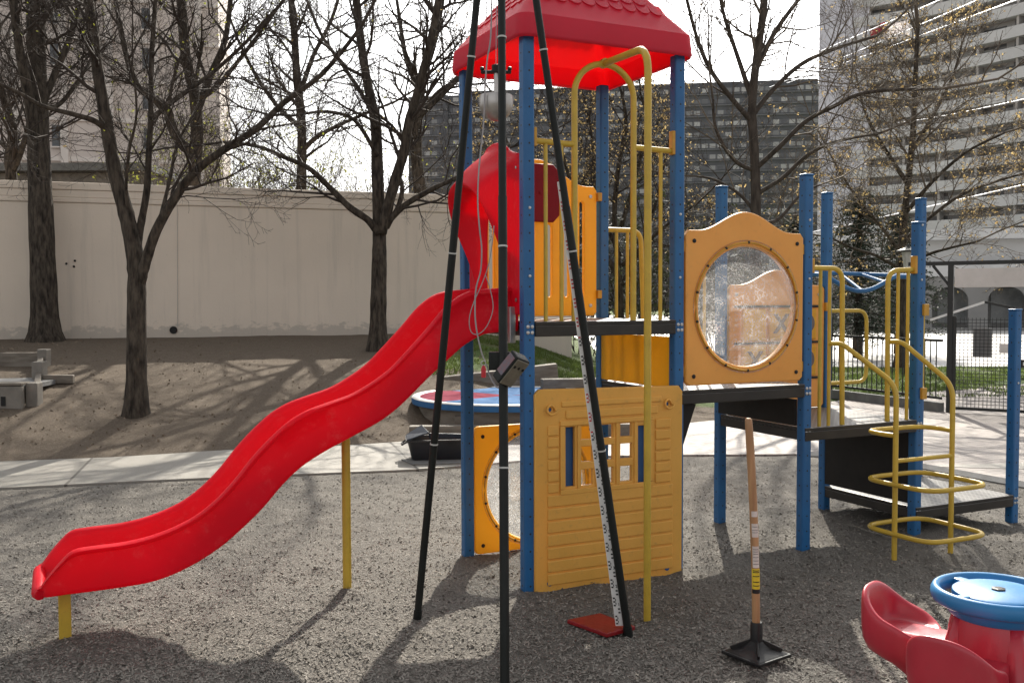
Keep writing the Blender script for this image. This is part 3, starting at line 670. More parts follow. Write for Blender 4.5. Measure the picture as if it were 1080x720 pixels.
mb = MB(); mb.grid(rows, True); n = len(rows[0]); k = len(mb.v); mb.f.append(tuple(range(n-1, -1, -1)))
# rolled exit lip: close the end with a shrinking ring
last = rows[-1]; cen = [sum(p[i] for p in last)/n for i in range(3)]
e1 = [(p[0]-.018, p[1]+(cen[1]-p[1])*.03, p[2]*.8+.2*(cen[2]-.01)) for p in last]; o_ = len(mb.v); mb.v += e1
for j in range(n): mb.f.append((k-n+j, k-n+(j+1) % n, o_+(j+1) % n, o_+j))
mb.f.append(tuple(range(o_, o_+n)))
slide = mb.build('slide', M['slide'], ps, smooth=60)
mb = MB(); mb.tube([(-2.625, VN+.0, .30), (-2.633, VN+.03, .305), (-2.633, VF-.03, .305), (-2.625, VF, .30)], [.026, .032, .032, .026], 12); mb.build('slide_lip', M['slide'], slide, smooth=60)
mb = MB(); mb.tube([(-.975, .48, -.3), (-.975, .48, .99)], .026, 16); mb.box((-.975, .48, .985), (.12, .12, .012)); mb.build('leg', M['yellow_paint'], slide, smooth=40)
mb = MB(); mb.bar((-2.515, .335, -.2), (-2.515, .335, .29), .032, .06); mb.box((-2.49, .37, .283), (.13, .2, .012)); mb.build('leg', M['yellow_paint'], slide, bevel=.004)

# slide hood: flanged arch that swells outwards over the slide
outer = [(.075, 1.66), (.075, 1.9), (.075, 2.2), (.075, 2.5), (.085, 2.63), (.16, 2.645), (.26, 2.67), (.34, 2.735), (.46, 2.75), (.58, 2.735), (.67, 2.645), (.76, 2.60), (.845, 2.565), (.855, 2.5), (.855, 2.2), (.855, 1.9), (.855, 1.66)]
lipc = [(-.02, .20, 1.66), (-.03, .185, 1.9), (-.10, .165, 2.1), (-.18, .16, 2.26), (-.235, .185, 2.39), (-.255, .24, 2.43), (-.262, .31, 2.465), (-.265, .38, 2.48), (-.265, .46, 2.485), (-.262, .53, 2.475), (-.255, .60, 2.45), (-.24, .655, 2.41), (-.225, .69, 2.37), (-.195, .70, 2.26), (-.12, .68, 2.1), (-.045, .655, 1.9), (-.02, .64, 1.66)]
inner = [(.265, 1.66), (.262, 1.85), (.262, 2.0), (.265, 2.12), (.28, 2.22), (.305, 2.30), (.34, 2.355), (.39, 2.39), (.44, 2.40), (.49, 2.39), (.53, 2.355), (.56, 2.30), (.575, 2.22), (.58, 2.12), (.585, 2.0), (.59, 1.85), (.595, 1.66)]
rows = []
def lerp(a, b_, t): return tuple(x+(y-x)*t for x, y in zip(a, b_))
for o1, l1, i1 in zip(outer, lipc, inner):
    O_ = (-.01, *o1); fl_ = lerp(O_, (-.01, (o1[0]*.62+l1[1]*.38), (o1[1]*.8+l1[2]*.2)), .8)
    mid = (l1[0]*.62, l1[1]*.62+o1[0]*.38-(0), l1[2]*.55+o1[1]*.45); I_ = (.01, *i1); im = (l1[0]*.45, l1[1]*.55+i1[0]*.45, l1[2]*.55+i1[1]*.45)
    rows.append([(.02, *o1), O_, fl_, mid, (l1[0]*.96, l1[1], l1[2]+.004), l1, (l1[0]*.93, l1[1]*.93+i1[0]*.07, l1[2]-.022), im, I_])
mb = MB(); mb.grid(rows); hood = mb.build('slide_hood', M['slide'], ps, smooth=1, solid=.012, subsurf=2)
for v_, z_ in ((.11, 2.55), (.11, 1.76), (.82, 2.55)): bolt(hood, (-.018, v_, z_), (-1, 0, 0), .012)
mb = MB(); mb.bar((-.03, .16, 1.50), (-.03, .16, 1.72), .05, .04); mb.build('hood_bracket', M['steel'], ps, bevel=.004)

# back wall of the tower: waved yellow panel with slots and a dark red spin disc
def wave(u0, u1, zb, zs, zp, seg=28):
    pts = [(u0+.02, zb), (u1-.02, zb), (u1, zb+.02), (u1, zs-.025), (u1-.02, zs)]
    for k in range(1, seg):
        t = k/seg; u = u1-.02-(u1-u0-.04)*t; pts.append((u, zs+(zp-zs)*(.5-.5*math.cos(2*math.pi*min(1, max(0, (t-.06)/.88))))**1.1))
    return pts+[(u0+.02, zs), (u0, zs-.025), (u0, zb+.02)]
loops = [wave(.065, 1.005, 1.655, 2.565, 2.735)]
for c in (.18, .32, .46, .63, .765, .89):
    top = 2.47 if c in (.18, .89) else 2.30; loops.append(rrect(c-.026, 1.775, c+.026, top, .025, 4))
bp = link('slotted_panel', plate_mesh('p', loops, .035, .008, vplane(WV)), M['yellow_plastic'], ps, smooth=35)
for u_, z_ in ((.11, 2.5), (.96, 2.5), (.11, 1.72), (.96, 1.72)): bolt(bp, (u_, WV-.018, z_), (0, -1, 0), .014)
octo = [(.535+x, 2.505+y) for x, y in ((-.10, -.19), (.10, -.19), (.17, -.12), (.17, .12), (.10, .19), (-.10, .19), (-.17, .12), (-.17, -.12))]
so = link('spin_disc', plate_mesh('d', [octo], .03, .012, vplane(WV-.045)), M['maroon'], ps, smooth=35); bolt(so, (.535, WV-.06, 2.505), (0, -1, 0), .012).data.materials[0] = M['maroon']
for z_ in (1.80, 2.50): mb = MB(); mb.box((1.025, WV-.02, z_), (.035, .05, .06)); mb.build('bracket', M['bracket'], ps, bevel=.004)

# bubble panels (front of the second deck; back of the tower's ground floor)
def bubble_panel(u0, u1, zb, zs, zp, cu, cz, rad, v, arch):
    ol = wave(u0, u1, zb, zs, zp) if arch else rrect(u0, zb, u1, zs, .03)
    pn = link('bubble_panel', plate_mesh('p', [ol, circ(cu, cz, rad, 56)], .04, .010, vplane(v)), M['bubble_panel'] if arch else M['yellow_plastic'], ps, smooth=35)
    mb = MB(); rows = []
    for k in range(7):
        a = R(2+13*k); rr_ = (rad+.0)*math.cos(a)/math.cos(R(2)); rows.append([(cu+rr_*math.cos(2*math.pi*j/48), v-.004-.16*math.sin(a), cz+rr_*math.sin(2*math.pi*j/48)) for j in range(48)])
    rows.insert(0, [(cu+(rad+.035)*math.cos(2*math.pi*j/48), v-.0235, cz+(rad+.035)*math.sin(2*math.pi*j/48)) for j in range(48)])
    mb.grid(rows, True); k = len(mb.v); mb.f.append(tuple(range(k-48, k))); mb.build('bubble_window', M['bubble'], pn, smooth=1)
    mb = MB(); mb.loop([(cu+(rad+.016)*math.cos(2*math.pi*j/56), v-.027, cz+(rad+.016)*math.sin(2*math.pi*j/56)) for j in range(56)], .007, 8); mb.build('retaining_ring', M['bracket'], pn, smooth=1)
    for j in range(14): a = 2*math.pi*(j+.5)/14; bolt(pn, (cu+(rad+.017)*math.cos(a), v-.027, cz+(rad+.017)*math.sin(a)), (0, -1, 0), .010, .008).data.materials[0] = M['black_iron']
    for x in (u0+.05, u1-.05):
        for z in (zb+.05, zs-.06): bolt(pn, (x, v-.021, z), (0, -1, 0), .014).data.materials[0] = M['black_iron']
    return pn
pn1 = bubble_panel(1.125, 2.075, 1.215, 2.195, 2.325, 1.607, 1.712, .405, -.02, True)
for z_ in (1.30, 2.10):
    for u_ in (1.11, 2.09): mb = MB(); mb.box((u_, .0, z_), (.03, .05, .07)); mb.build('bracket', M['bracket'], ps, bevel=.004)
mb = MB(); mb.tube([(1.115, .01, Z2), (1.115, .01, 2.17)], .016, 12); mb.build('edge_tube', M['yellow_plastic'], ps, smooth=40)
bubble_panel(.055, 1.01, .02, .885, .885, .525, .455, .395, WV, False)

# play-house front under the tower
hb = [[(.03, -.02), (1.045, -.02), (1.075, .01), (1.075, 1.175), (1.05, 1.205), (.06, 1.222), (.03, 1.195)]]
cols_, rws = [(.335, .43), (.465, .575), (.612, .71)], [(.625, .735), (.768, .875), (.905, 1.0)]
for a, b_ in cols_:
    for c, d in rws: hb.append([(a, c), (b_, c), (b_, d), (a, d)])
hb.append([(.226, .624), (.304, .624), (.304, 1.0), (.226, 1.0)]); hb.append([(.742, .60), (.822, .60), (.822, .98), (.742, .98)])
for u_, z_ in ((.125, 1.105), (.965, 1.10)): hb.append(circ(u_, z_, .020, 20))
hp = link('house_panel', plate_mesh('h', hb, .035, .007, vplane(-.035)), M['house_plastic'], ps, smooth=35)
mb = MB()
for k in range(7):
    z = .045+k*.079; mb.box((.555, -.056, z+.037), (.90, .012, .069))
for k in range(6): z = .60+k*.069; mb.box((.145, -.056, z+.034), (.075, .012, .060)); mb.box((.93, -.056, z+.034), (.115, .012, .060))
mb.box((.56, -.057, 1.135), (.72, .012, .035)); mb.box((.56, -.057, 1.07), (.66, .012, .05))
mb.build('siding', M['house_plastic'], hp, bevel=.006)
mb = MB()
for a in ((.205, .603, .838, .603), (.205, 1.018, .838, 1.018)): mb.box(((a[0]+a[2])/2, -.058, a[1]), (a[2]-a[0]+.03, .016, .03))
for x in (.205, .838): mb.box((x, -.058, .8105), (.03, .0155, .38))
for x in (.320, .4475, .5935, .726): mb.box((x, -.056, .81), (.022, .012, .384))
mb.build('window_frame', M['house_plastic'], hp, bevel=.004)
for u_, z_ in ((.125, 1.105), (.965, 1.10), (.12, .06), (.965, .05)):
    mb = MB(); mb.tube([(u_, -.05, z_), (u_, -.064, z_)], [.034, .026], 16); 
    if z_ > 1: mb = MB(); mb.loop([(u_+.027*math.cos(R(a)), -.053-.0001*a, z_+.027*math.sin(R(a))) for a in range(0, 360, 18)], .007, 8); mb.build('grommet', M['house_plastic'], hp, smooth=1)
    mb = MB(); mb.tube([(u_, -.03, z_), (u_, -.058 if z_ < 1 else -.045, z_)], .017, 10); mb.build('bolt', M['shutter_blue'], hp, smooth=40)
mb = MB(); mb.box((.265, -.006, .81), (.10, .012, .42)); mb.build('shutter', M['shutter_blue'], hp, bevel=.003)
mb = MB(); mb.box((.782, -.006, .79), (.10, .012, .42)); mb.build('shutter', M['shutter_blue'], hp, bevel=.003)

# tower front: arch, side rails and the fire pole
mb = MB(); arch = [(.322, 0, Z1), (.322, 0, 3.0)]+[(.532+.21*math.cos(R(a)), 0, 3.0+.195*math.sin(R(a))) for a in range(170, 9, -10)]+[(.742, 0, 3.0), (.742, 0, Z1)]
mb.tube(arch, .019, 12); mb.build('arch', M['yellow_paint'], ps, smooth=40)
mb = MB(); mb.tube(fillet([(.425, -.645, -.3), (.42, -.645, 3.135), (.532, -.0, 3.20)], .14, 8), .0205, 14); pole = mb.build('fire_pole', M['yellow_paint'], ps, smooth=40)
mb = MB(); mb.tube([(.528, -.02, 3.199), (.537, .03, 3.203)], .029, 12); mb.build('clamp', M['yellow_paint'], pole, smooth=40)
def rail(pts, bars, name='guard_rail', r=.018, rb=.0125, br=()):
    mb = MB(); mb.tube(pts, r, 12); o = mb.build(name, M['yellow_paint'], ps, smooth=40)
    for (p, q) in bars: mb = MB(); mb.tube([p, q], rb, 10); mb.build('bar', M['yellow_paint'], o, smooth=40)
    for c, d in br: mb = MB(); mb.box(c, d); mb.build('bracket', M['bracket'], o, bevel=.004)
    return o
rail([(.03, 0, 2.70), (.322, 0, 2.695)], [((u_, 0, Z1), (u_, 0, 2.69)) for u_ in (.125, .232)], br=[((.046, -.005, 2.72), (.02, .045, .11))])
rail([(.742, 0, 2.705), (SU-.045, 0, 2.70)], [((.945, 0, Z1), (.945, 0, 2.69))], br=[((SU-.043, -.008, 2.75), (.022, .045, .15))])
# guard rail at the back of the second deck, and its right-hand hoop
rail(fillet([(SU+.03, WV, 2.27), (1.40, WV, 2.27), (1.44, WV, Z2+.02)], .09), [((u_, WV, Z2), (u_, WV, 2.26)) for u_ in (1.19, 1.285)])
rail(fillet([(2*SU-.03, WV, 2.27), (1.80, WV, 2.27), (1.75, WV, Z2+.02)], .09), [((u_, WV, Z2), (u_, WV, 2.26)) for u_ in (1.88, 1.98)])
# third deck: hooped rails either side of the ladder
rail(fillet([(2*SU+.03, 0, 1.975), (2.475, 0, 1.975), (2.487, 0, Z3)], .10), [((u_, 0, Z3), (u_, 0, 1.965)) for u_ in (2.275, 2.36)], br=[((2*SU+.045, -.005, 1.99), (.03, .045, .10))])
rail(fillet([(3*SU-.03, 0, 1.975), (2.912, 0, 1.965), (2.922, 0, Z3)], .10), [((u_, 0, Z3), (u_, 0, 1.965)) for u_ in (3.015, 3.115)], br=[((3*SU-.035, -.008, 2.01), (.045, .045, .13))])
# loop ladder
LV = -.485
mb = MB(); mb.tube(fillet([(2.36, -.0, 1.45), (2.385, -.09, 1.455), (2.484, LV, 1.19), (2.484, LV, -.25)], .10), .0175, 12); lad = mb.build('loop_ladder', M['yellow_paint'], ps, smooth=40)
mb = MB(); mb.tube(fillet([(2.93, -.0, 1.45), (2.955, -.09, 1.455), (3.015, LV, 1.17), (3.015, LV, -.25)], .10), .0175, 12); mb.build('stringer', M['yellow_paint'], lad, smooth=40)
def ringpts(z):
    c0, c1 = (2.755, -.495, z), None; o = []
    h1, h2 = .285, .285
    for k in range(64):
        a = 2*math.pi*k/64; c, s = math.cos(a), math.sin(a); e = .42
        o.append((2.755+h1*math.copysign(abs(c)**e, c), -.495+h2*math.copysign(abs(s)**e, s), z))
    return o
for z in (.20, .53):
    mb = MB(); mb.loop(ringpts(z), .0165, 12); mb.build('loop_rung', M['yellow_paint'], lad, smooth=40)
mb = MB(); rp = ringpts(.855); mb.tube([(3.015, LV, .855)]+[p for p in rp if p[1] > LV+.02][:33]+[(2.484, LV, .855)], .0165, 12); mb.build('loop_rung', M['yellow_paint'], lad, smooth=40)
mb = MB(); mb.tube([(2.484, LV, .685), (3.015, LV, .685)], .0145, 12); mb.build('rung', M['yellow_paint'], lad, smooth=40)

# spin-block panel behind the third deck
fp = link('game_panel', plate_mesh('g', [wave(2.215, 3.165, .89, 1.865, 1.985)], .04, .010, vplane(WV)), M['bubble_panel'], ps, smooth=35)
for r_, z in enumerate((1.56, 1.27)):
    for c_, u_ in enumerate((2.43, 2.69, 2.95)):
        mb = MB(); mb.box((u_, WV-.03, z), (.225, .05, .25)); bk = mb.build('spin_block', M['yellow_plastic'], fp, bevel=.012)
        ch = (('', 'X', 'O'), ('X', 'C', 'O'))[r_][c_]
        if ch: link('letter', text_mesh(ch, .21, .004, vplane(WV-.058) @ Matrix.Translation((u_, z, 0))), M['letter'], bk)
for z in (1.415, 1.705, 1.125): mb = MB(); mb.tube([(2.25, WV-.03, z), (3.13, WV-.03, z)], .010, 8); mb.build('rod', M['black_iron'], fp, smooth=40)
for u_, z_ in ((2.27, 1.80), (3.11, 1.80)): bolt(fp, (u_, WV-.021, z_), (0, -1, 0), .014)
mb = MB(); mb.box((3.185, WV-.02, 1.70), (.035, .05, .07)); mb.build('bracket', M['bracket'], ps, bevel=.004)

# grab loops beside the stairs
def grab(pts, br): 
    mb = MB(); mb.tube(fillet(pts, .10), .0165, 12); o = mb.build('grab_loop', M['yellow_paint'], ps, smooth=40)
    for c in br: mb = MB(); mb.box(c, (.05, .045, .085)); mb.build('bracket', M['bracket'], o, bevel=.004)
grab([(3.24, WV, 1.665), (3.66, WV, 1.665), (3.665, WV, 1.065), (3.24, WV, 1.065)], [])
grab([(3.25, -.03, 1.665), (3.335, .06, 1.655), (3.335, .06, 1.085), (3.25, -.03, 1.075)], [(3.245, -.035, 1.68), (3.235, -.035, 1.065)])
# curved overhead ladder at the back
mb = MB(); mb.tube([(3.24, WV+.55, 1.99), (3.6, WV+.55, 2.0), (4.25, WV+.55, 1.99)], .019, 12); oh = mb.build('overhead_ladder', M['blue_rail'], ps, smooth=40)
def hump(t): return Vector((3.24+1.0*t, WV+.05, 1.955-.125*math.sin(math.pi*min(1, t*1.25))**1.2 if t < .8 else 1.955))
mb = MB(); mb.tube([hump(k/30) for k in range(31)], .019, 12); mb.build('side_rail', M['blue_rail'], oh, smooth=40)
for t in (.15, .42, .68): p = hump(t); mb = MB(); mb.tube([p, (p.x+.24, WV+.55, 1.99)], .014, 10); mb.build('rung', M['blue_rail'], oh, smooth=40)
for u_ in (3.24, 4.25): mb = MB(); mb.tube([(u_, WV, 1.96), (u_, WV+.55, 1.99)], .019, 12); mb.build('end_rail', M['blue_rail'], oh, smooth=40)
# ------------------------------------------------------------------ impact-test tripod and its kit
APX = Vector((-.047, 4.80, 4.42)); feet = [Vector((-.536, 5.303, -.02)), Vector((.612, 4.999, -.02)), Vector((-.035, 3.98, -.02))]
tp = empty('test_tripod', (APX.x, APX.y, 0)); tag(tp, 'tall black tubular tripod with three long thin legs standing over the gravel before the tower', 'tripod')
def tchild2(name, mb, mat, par=tp, smooth=40, bevel=0): o = mb.build(name, mat, par, smooth=smooth, bevel=bevel); o.data.transform(Matrix.Translation(Vector((-APX.x, -APX.y, 0)))); return o
rgy = [(60, 267, 468), (53, 265, 475), (40, 260, 493)]
for ft, ys_ in zip(feet, rgy):
    top = APX+(ft-APX)*.025
    mb = MB(); mb.tube([ft, ft+(top-ft)*.52], .0205, 12); mb.tube([ft+(top-ft)*.52, top], .0185, 12); mb.tube([ft, ft+(top-ft)*.012], .024, 12); lg = tchild2('leg', mb, M['black_metal'])
    for yt in ys_:
        lo, hi = 0, 1
        for _ in range(40):
            mid = (lo+hi)/2
            if px(ft+(APX-ft)*mid)[1] > yt: lo = mid
            else: hi = mid
        a = ft+(APX-ft)*lo; d = (APX-ft).normalized(); mb = MB(); mb.tube([a-d*.004, a+d*.004], .0225, 14); tchild2('joint_ring', mb, M['ring'], lg)
mb = MB(); mb.lathe([(.03, 4.28), (.075, 4.33), (.085, 4.40), (.05, 4.46), (.02, 4.48)], (APX.x, APX.y, 0), 16); tchild2('head', mb, M['black_metal'])
# clamp block and the meter on the nearest leg
lg3 = feet[2]; d3 = (APX-lg3)
def onleg(z): return lg3+d3*((z-lg3.z)/d3.z)
q = onleg(1.485); cbx = MB(); cbx.box(q+Vector((-.018, .035, .0)), (.095, .06, .082)); cl = tchild2('clamp_block', cbx, M['black_metal'], bevel=.004)
mr = Matrix.Rotation(R(38), 3, 'Y') @ Matrix.Rotation(R(14), 3, 'X') @ Matrix.Rotation(R(-48), 3, 'Z')
qm = onleg(1.435)+Vector((.035, -.045, .02))
me_ = empty('impact_meter', qm); tag(me_, 'small tilted instrument box with a screen clipped to the middle tripod leg', 'instrument')
mb = MB(); mb.box((0, 0, 0), (.06, .085, .15), mr); mb.build('case', M['black_metal'], me_, bevel=.008)
mb = MB(); mb.box(mr @ Vector((.033, 0, 0)), (.006, .072, .136), mr); mb.build('front_face', M['meter'], me_, bevel=.003)
mb = MB(); mb.box(mr @ Vector((.0, -.044, .012)), (.046, .005, .10), mr); mb.build('screen', M['screen'], me_, bevel=.002)
for k in range(3): mb = MB(); mb.box(mr @ Vector((.0368, -.025+.025*k, .03)), (.0025, .010, .012), mr); mb.build('button', M['black_metal'], me_)
# hanging headform
hf = empty('headform', (-.075, 4.8, 2.73)); tag(hf, 'silver half-ball drop weight hanging from the tripod on a black bar', 'drop weight')
prof = [(.002, -.085)]+[(.085*math.sin(R(a)), -.085*math.cos(R(a))) for a in range(12, 92, 10)]+[(.085, .02), (.081, .04), (.05, .046), (.014, .048)]
mb = MB(); mb.lathe(prof, (0, 0, 0), 28); mb.build('ball', M['chrome'], hf, smooth=50)
mb = MB(); mb.tube([(0, 0, .05), (0, 0, .15)], .011, 12); mb.build('neck', M['chrome'], hf, smooth=40)
mb = MB(); mb.box((0, 0, .155), (.15, .035, .012)); mb.tube([(.0, 0, .15), (0, 0, .19)], .022, 10); mb.build('carriage', M['black_metal'], hf, bevel=.003)
for x in (-.068, .068): mb = MB(); mb.lathe([(.004, 0), (.011, .004), (.011, .016), (.003, .02)], (x, 0, .162), 10); mb.build('wheel', M['black_metal'], hf, smooth=40)
def P4(x, y, d=4.72): return dep(x, y, d)
def smoothp(pts, k=6):
    out = []; n = len(pts)
    for i in range(n-1):
        p0, p1, p2, p3 = pts[max(i-1, 0)], pts[i], pts[i+1], pts[min(i+2, n-1)]
        for j in range(k):
            t = j/k; out.append(.5*((2*p1)+(p2-p0)*t+(2*p0-5*p1+4*p2-p3)*t*t+(3*p1-p0-3*p2+p3)*t**3))
    return out+[pts[-1]]
mb = MB(); mb.tube([(-.075, 4.8, 2.91), (-.06, 4.8, 4.36)], .0022, 6); tag(mb.build('hoist_line', M['wire']), 'thin straight line from the tripod head down to the silver drop weight', 'line')
mb = MB(); mb.tube(smoothp([P4(519, -70, 4.78), P4(518, 30), P4(514, 62), P4(512, 85), P4(510, 130), P4(505, 180), P4(504, 215), P4(506, 243), P4(508, 262), P4(507, 285), P4(502, 305), P4(501, 330), P4(503, 350), P4(508, 372), P4(512, 382)]), .0042, 6); tag(mb.build('signal_cable', M['wire'], smooth=1), 'thick pale grey cable wandering down in front of the red slide hood', 'cable')
mb = MB(); mb.tube(smoothp([P4(521, 238), P4(519, 258), P4(515, 280), P4(508, 300), P4(500, 318), P4(495, 336), P4(497, 350), P4(505, 352), P4(514, 343), P4(520, 325), P4(517, 305), P4(512, 290)]), .0026, 6); tag(mb.build('looped_cable', M['wire'], smooth=1), 'thin grey cable hanging in an open loop below the slide hood', 'cable')
mb = MB(); mb.tube(smoothp([P4(513, 384, 4.3), P4(517, 397, 4.28), P4(524, 408, 4.26), P4(528, 404, 4.24), P4(536, 380, 4.22), P4(541, 372, 4.2), P4(545, 380, 4.18)]), .004, 6); tag(mb.build('meter_lead', M['wire'], smooth=1), 'short pale lead looping from the clamp block to the meter', 'cable')
rtag = empty('release_tag', P4(510, 386, 4.5)); tag(rtag, 'small red pull tag hanging on a ring beside the black clamp block', 'tag')
mb = MB(); mb.lathe([(.004, -.055), (.011, -.052), (.012, -.012), (.007, 0), (.003, .004)], (0, 0, 0), 12); mb.build('handle', M['ink_red'], rtag, smooth=40)
mb = MB(); mb.loop([(.011*math.cos(R(a)), 0, .014+.011*math.sin(R(a))) for a in range(0, 360, 24)], .0025, 6); mb.build('ring', M['steel'], rtag, smooth=1)

# levelling staff strapped along the right leg
f2 = feet[1]; sd = (APX-f2).normalized(); right = Vector((.95, -.25, 0)); right = (right-sd*right.dot(sd)).normalized(); nrm_ = right.cross(sd); nrm_ = nrm_ if nrm_.y < 0 else -nrm_
s0 = f2+sd*.05+right*(-.046)-nrm_*(.032); sd = (sd+right*.014).normalized(); right = (right-sd*right.dot(sd)).normalized(); nrm_ = right.cross(sd); nrm_ = nrm_ if nrm_.y < 0 else -nrm_; SL = 2.36
ms = empty('measuring_staff', s0); tag(ms, 'white measuring staff with black and red graduation marks along the right tripod leg', 'measuring staff')
Rm = Matrix((right, nrm_, sd)).transposed()
def sbox(c, d): mb = MB(); mb.box(Rm @ Vector(c), d, Rm); return mb
sbox((0, 0, SL/2), (.042, .016, SL)).build('body', M['staff_white'], ms, bevel=.003)
marks = {'b': MB(), 'r': MB()}; rgs = random.Random(4)
for k in range(int(SL/.01)):
    z = .015+k*.01
    if z > SL-.03: break
    m_ = marks['r' if (1.05 < z < 1.28 or z > 1.55) else 'b']; ph = k % 10
    x = -.010 if (k//5) % 2 == 0 else .010
    if k % 2 == 0: m_.box(Rm @ Vector((x, .0092, z)), (.011, .0012, .008), Rm)
    if ph in (1, 3) and k % 2: m_.box(Rm @ Vector((x+(.0075 if x < 0 else -.0075), .0092, z)), (.004, .0012, .010), Rm)
marks['b'].build('black_graduation', M['ink_black'], ms)['kind'] = 'stuff'; marks['r'].build('red_graduation', M['ink_red'], ms)['kind'] = 'stuff'
for k in range(1, 23):
    z = k*.1+.02; x = .009 if (k*2) % 2 else -.0; mt4 = Matrix.Translation(Rm @ Vector((.012, .0096, z))) @ (Matrix((right, sd, nrm_)).transposed().to_4x4())
    link('numeral', text_mesh(str(k), .021, .0006, mt4), M['ink_red' if (10 < k < 13 or k > 15) else 'ink_black'], ms)
# red board under it
bd = [gnd(598, 657), gnd(633, 650), gnd(670, 663), gnd(640, 671)]; c4 = sum(bd, Vector())/4
mb = MB(); zt = max(terrain(p.x, p.y) for p in bd+[c4])+.022; mb.prism([(p.x, p.y) for p in bd], zt-.022, zt); mb.v = [(x, y, z+.10*(x-c4.x)*-.1+.02*(y-c4.y)) for x, y, z in mb.v]
tag(mb.build('red_board', M['board_red'], bevel=.004), 'thin red board lying on the gravel under the foot of the measuring staff', 'board')

# hand tamper
tb = [Vector(v) for v in ((1.010, 4.594, 0), (1.219, 4.745, 0), (1.363, 4.604, 0), (1.144, 4.45, 0))]; tc_ = sum(tb, Vector())/4; tz = terrain(tc_.x, tc_.y)+.018
tm = empty('hand_tamper', (tc_.x, tc_.y, tz)); tag(tm, 'wooden-handled hand tamper with a black square iron foot standing upright on the gravel', 'tamper')
e1 = (tb[1]-tb[0]).normalized(); e2 = Vector((-e1.y, e1.x, 0)); hs = .118; Rt = Matrix((e1, e2, Vector((0, 0, 1)))).transposed()
mb = MB(); mb.box((0, 0, .008), (hs*2, hs*2, .016), Rt); mb.build('foot_plate', M['black_iron'], tm, bevel=.003)
rows = []
for (r_, z) in ((hs*.93, .017), (hs*.86, .022), (hs*.5, .038), (hs*.33, .06), (.028, .075)): rows.append([Rt @ Vector((x, y, z)) for x, y in rrect(-r_, -r_, r_, r_, min(r_*.9, .012+.02*(1-r_/hs)), 4)])
mb = MB(); mb.grid(rows, True); mb.build('boss', M['black_iron'], tm, smooth=50)
mb = MB()
for sx_, sy_ in ((1, 1), (1, -1), (-1, 1), (-1, -1)):
    dg_ = Rt @ Vector((sx_, sy_, 0)).normalized(); mb.bar(dg_*.02+Vector((0, 0, .07)), dg_*.12+Vector((0, 0, .026)), .012, .03)
mb.build('rib', M['black_iron'], tm, bevel=.003)
mb = MB(); mb.lathe([(.034, .03), (.03, .06), (.0285, .16), (.026, .165)], (0, 0, 0), 18); mb.build('socket', M['black_iron'], tm, smooth=40)
hd = Vector((-.047, .0, 1.10))
def hp_(t): return Vector((0, 0, .05))+hd*t+Vector((.010*math.sin(t*3.0), 0, 0))
mb = MB(); mb.tube([hp_(t/30) for t in range(31)]+[hp_(1.0)+Vector((0, 0, .008))], [.0195]*28+[.019, .0185, .017, .010], 16); hdl = mb.build('handle', M['wood'], tm, smooth=50)
def sticker(t0, t1, mat, half, name='sticker'):
    mb = MB(); rows = []
    for k in range(5):
        t = t0+(t1-t0)*k/4; p = hp_(t); rows.append([p+Vector((.0203*math.sin(R(a)), -.0203*math.cos(R(a)), 0)) for a in range(-half, half+1, 10)])
    mb.grid(rows); return mb.build(name, mat, hdl, smooth=1)
for t0, t1, m_, hf_ in ((.575, .60, 'label_white', 45), (.485, .545, 'label_white', 50), (.35, .445, 'label_white', 50), (.255, .345, 'label_yellow', 70), (.235, .2535, 'ink_black', 70)): sticker(t0, t1, M[m_], hf_)
for t in (.335, .328, .31, .285, .268):
    o = sticker(t, t+.004, M['ink_black'], 50, 'print_line'); o.data.transform(Matrix.Diagonal((1.02, 1.02, 1, 1)))
for t in (.43, .42, .41, .395, .38, .365, .53, .515, .505): o = sticker(t, t+.0025, M['kerb_dark'], 40, 'print_line'); o.data.transform(Matrix.Diagonal((1.02, 1.02, 1, 1)))

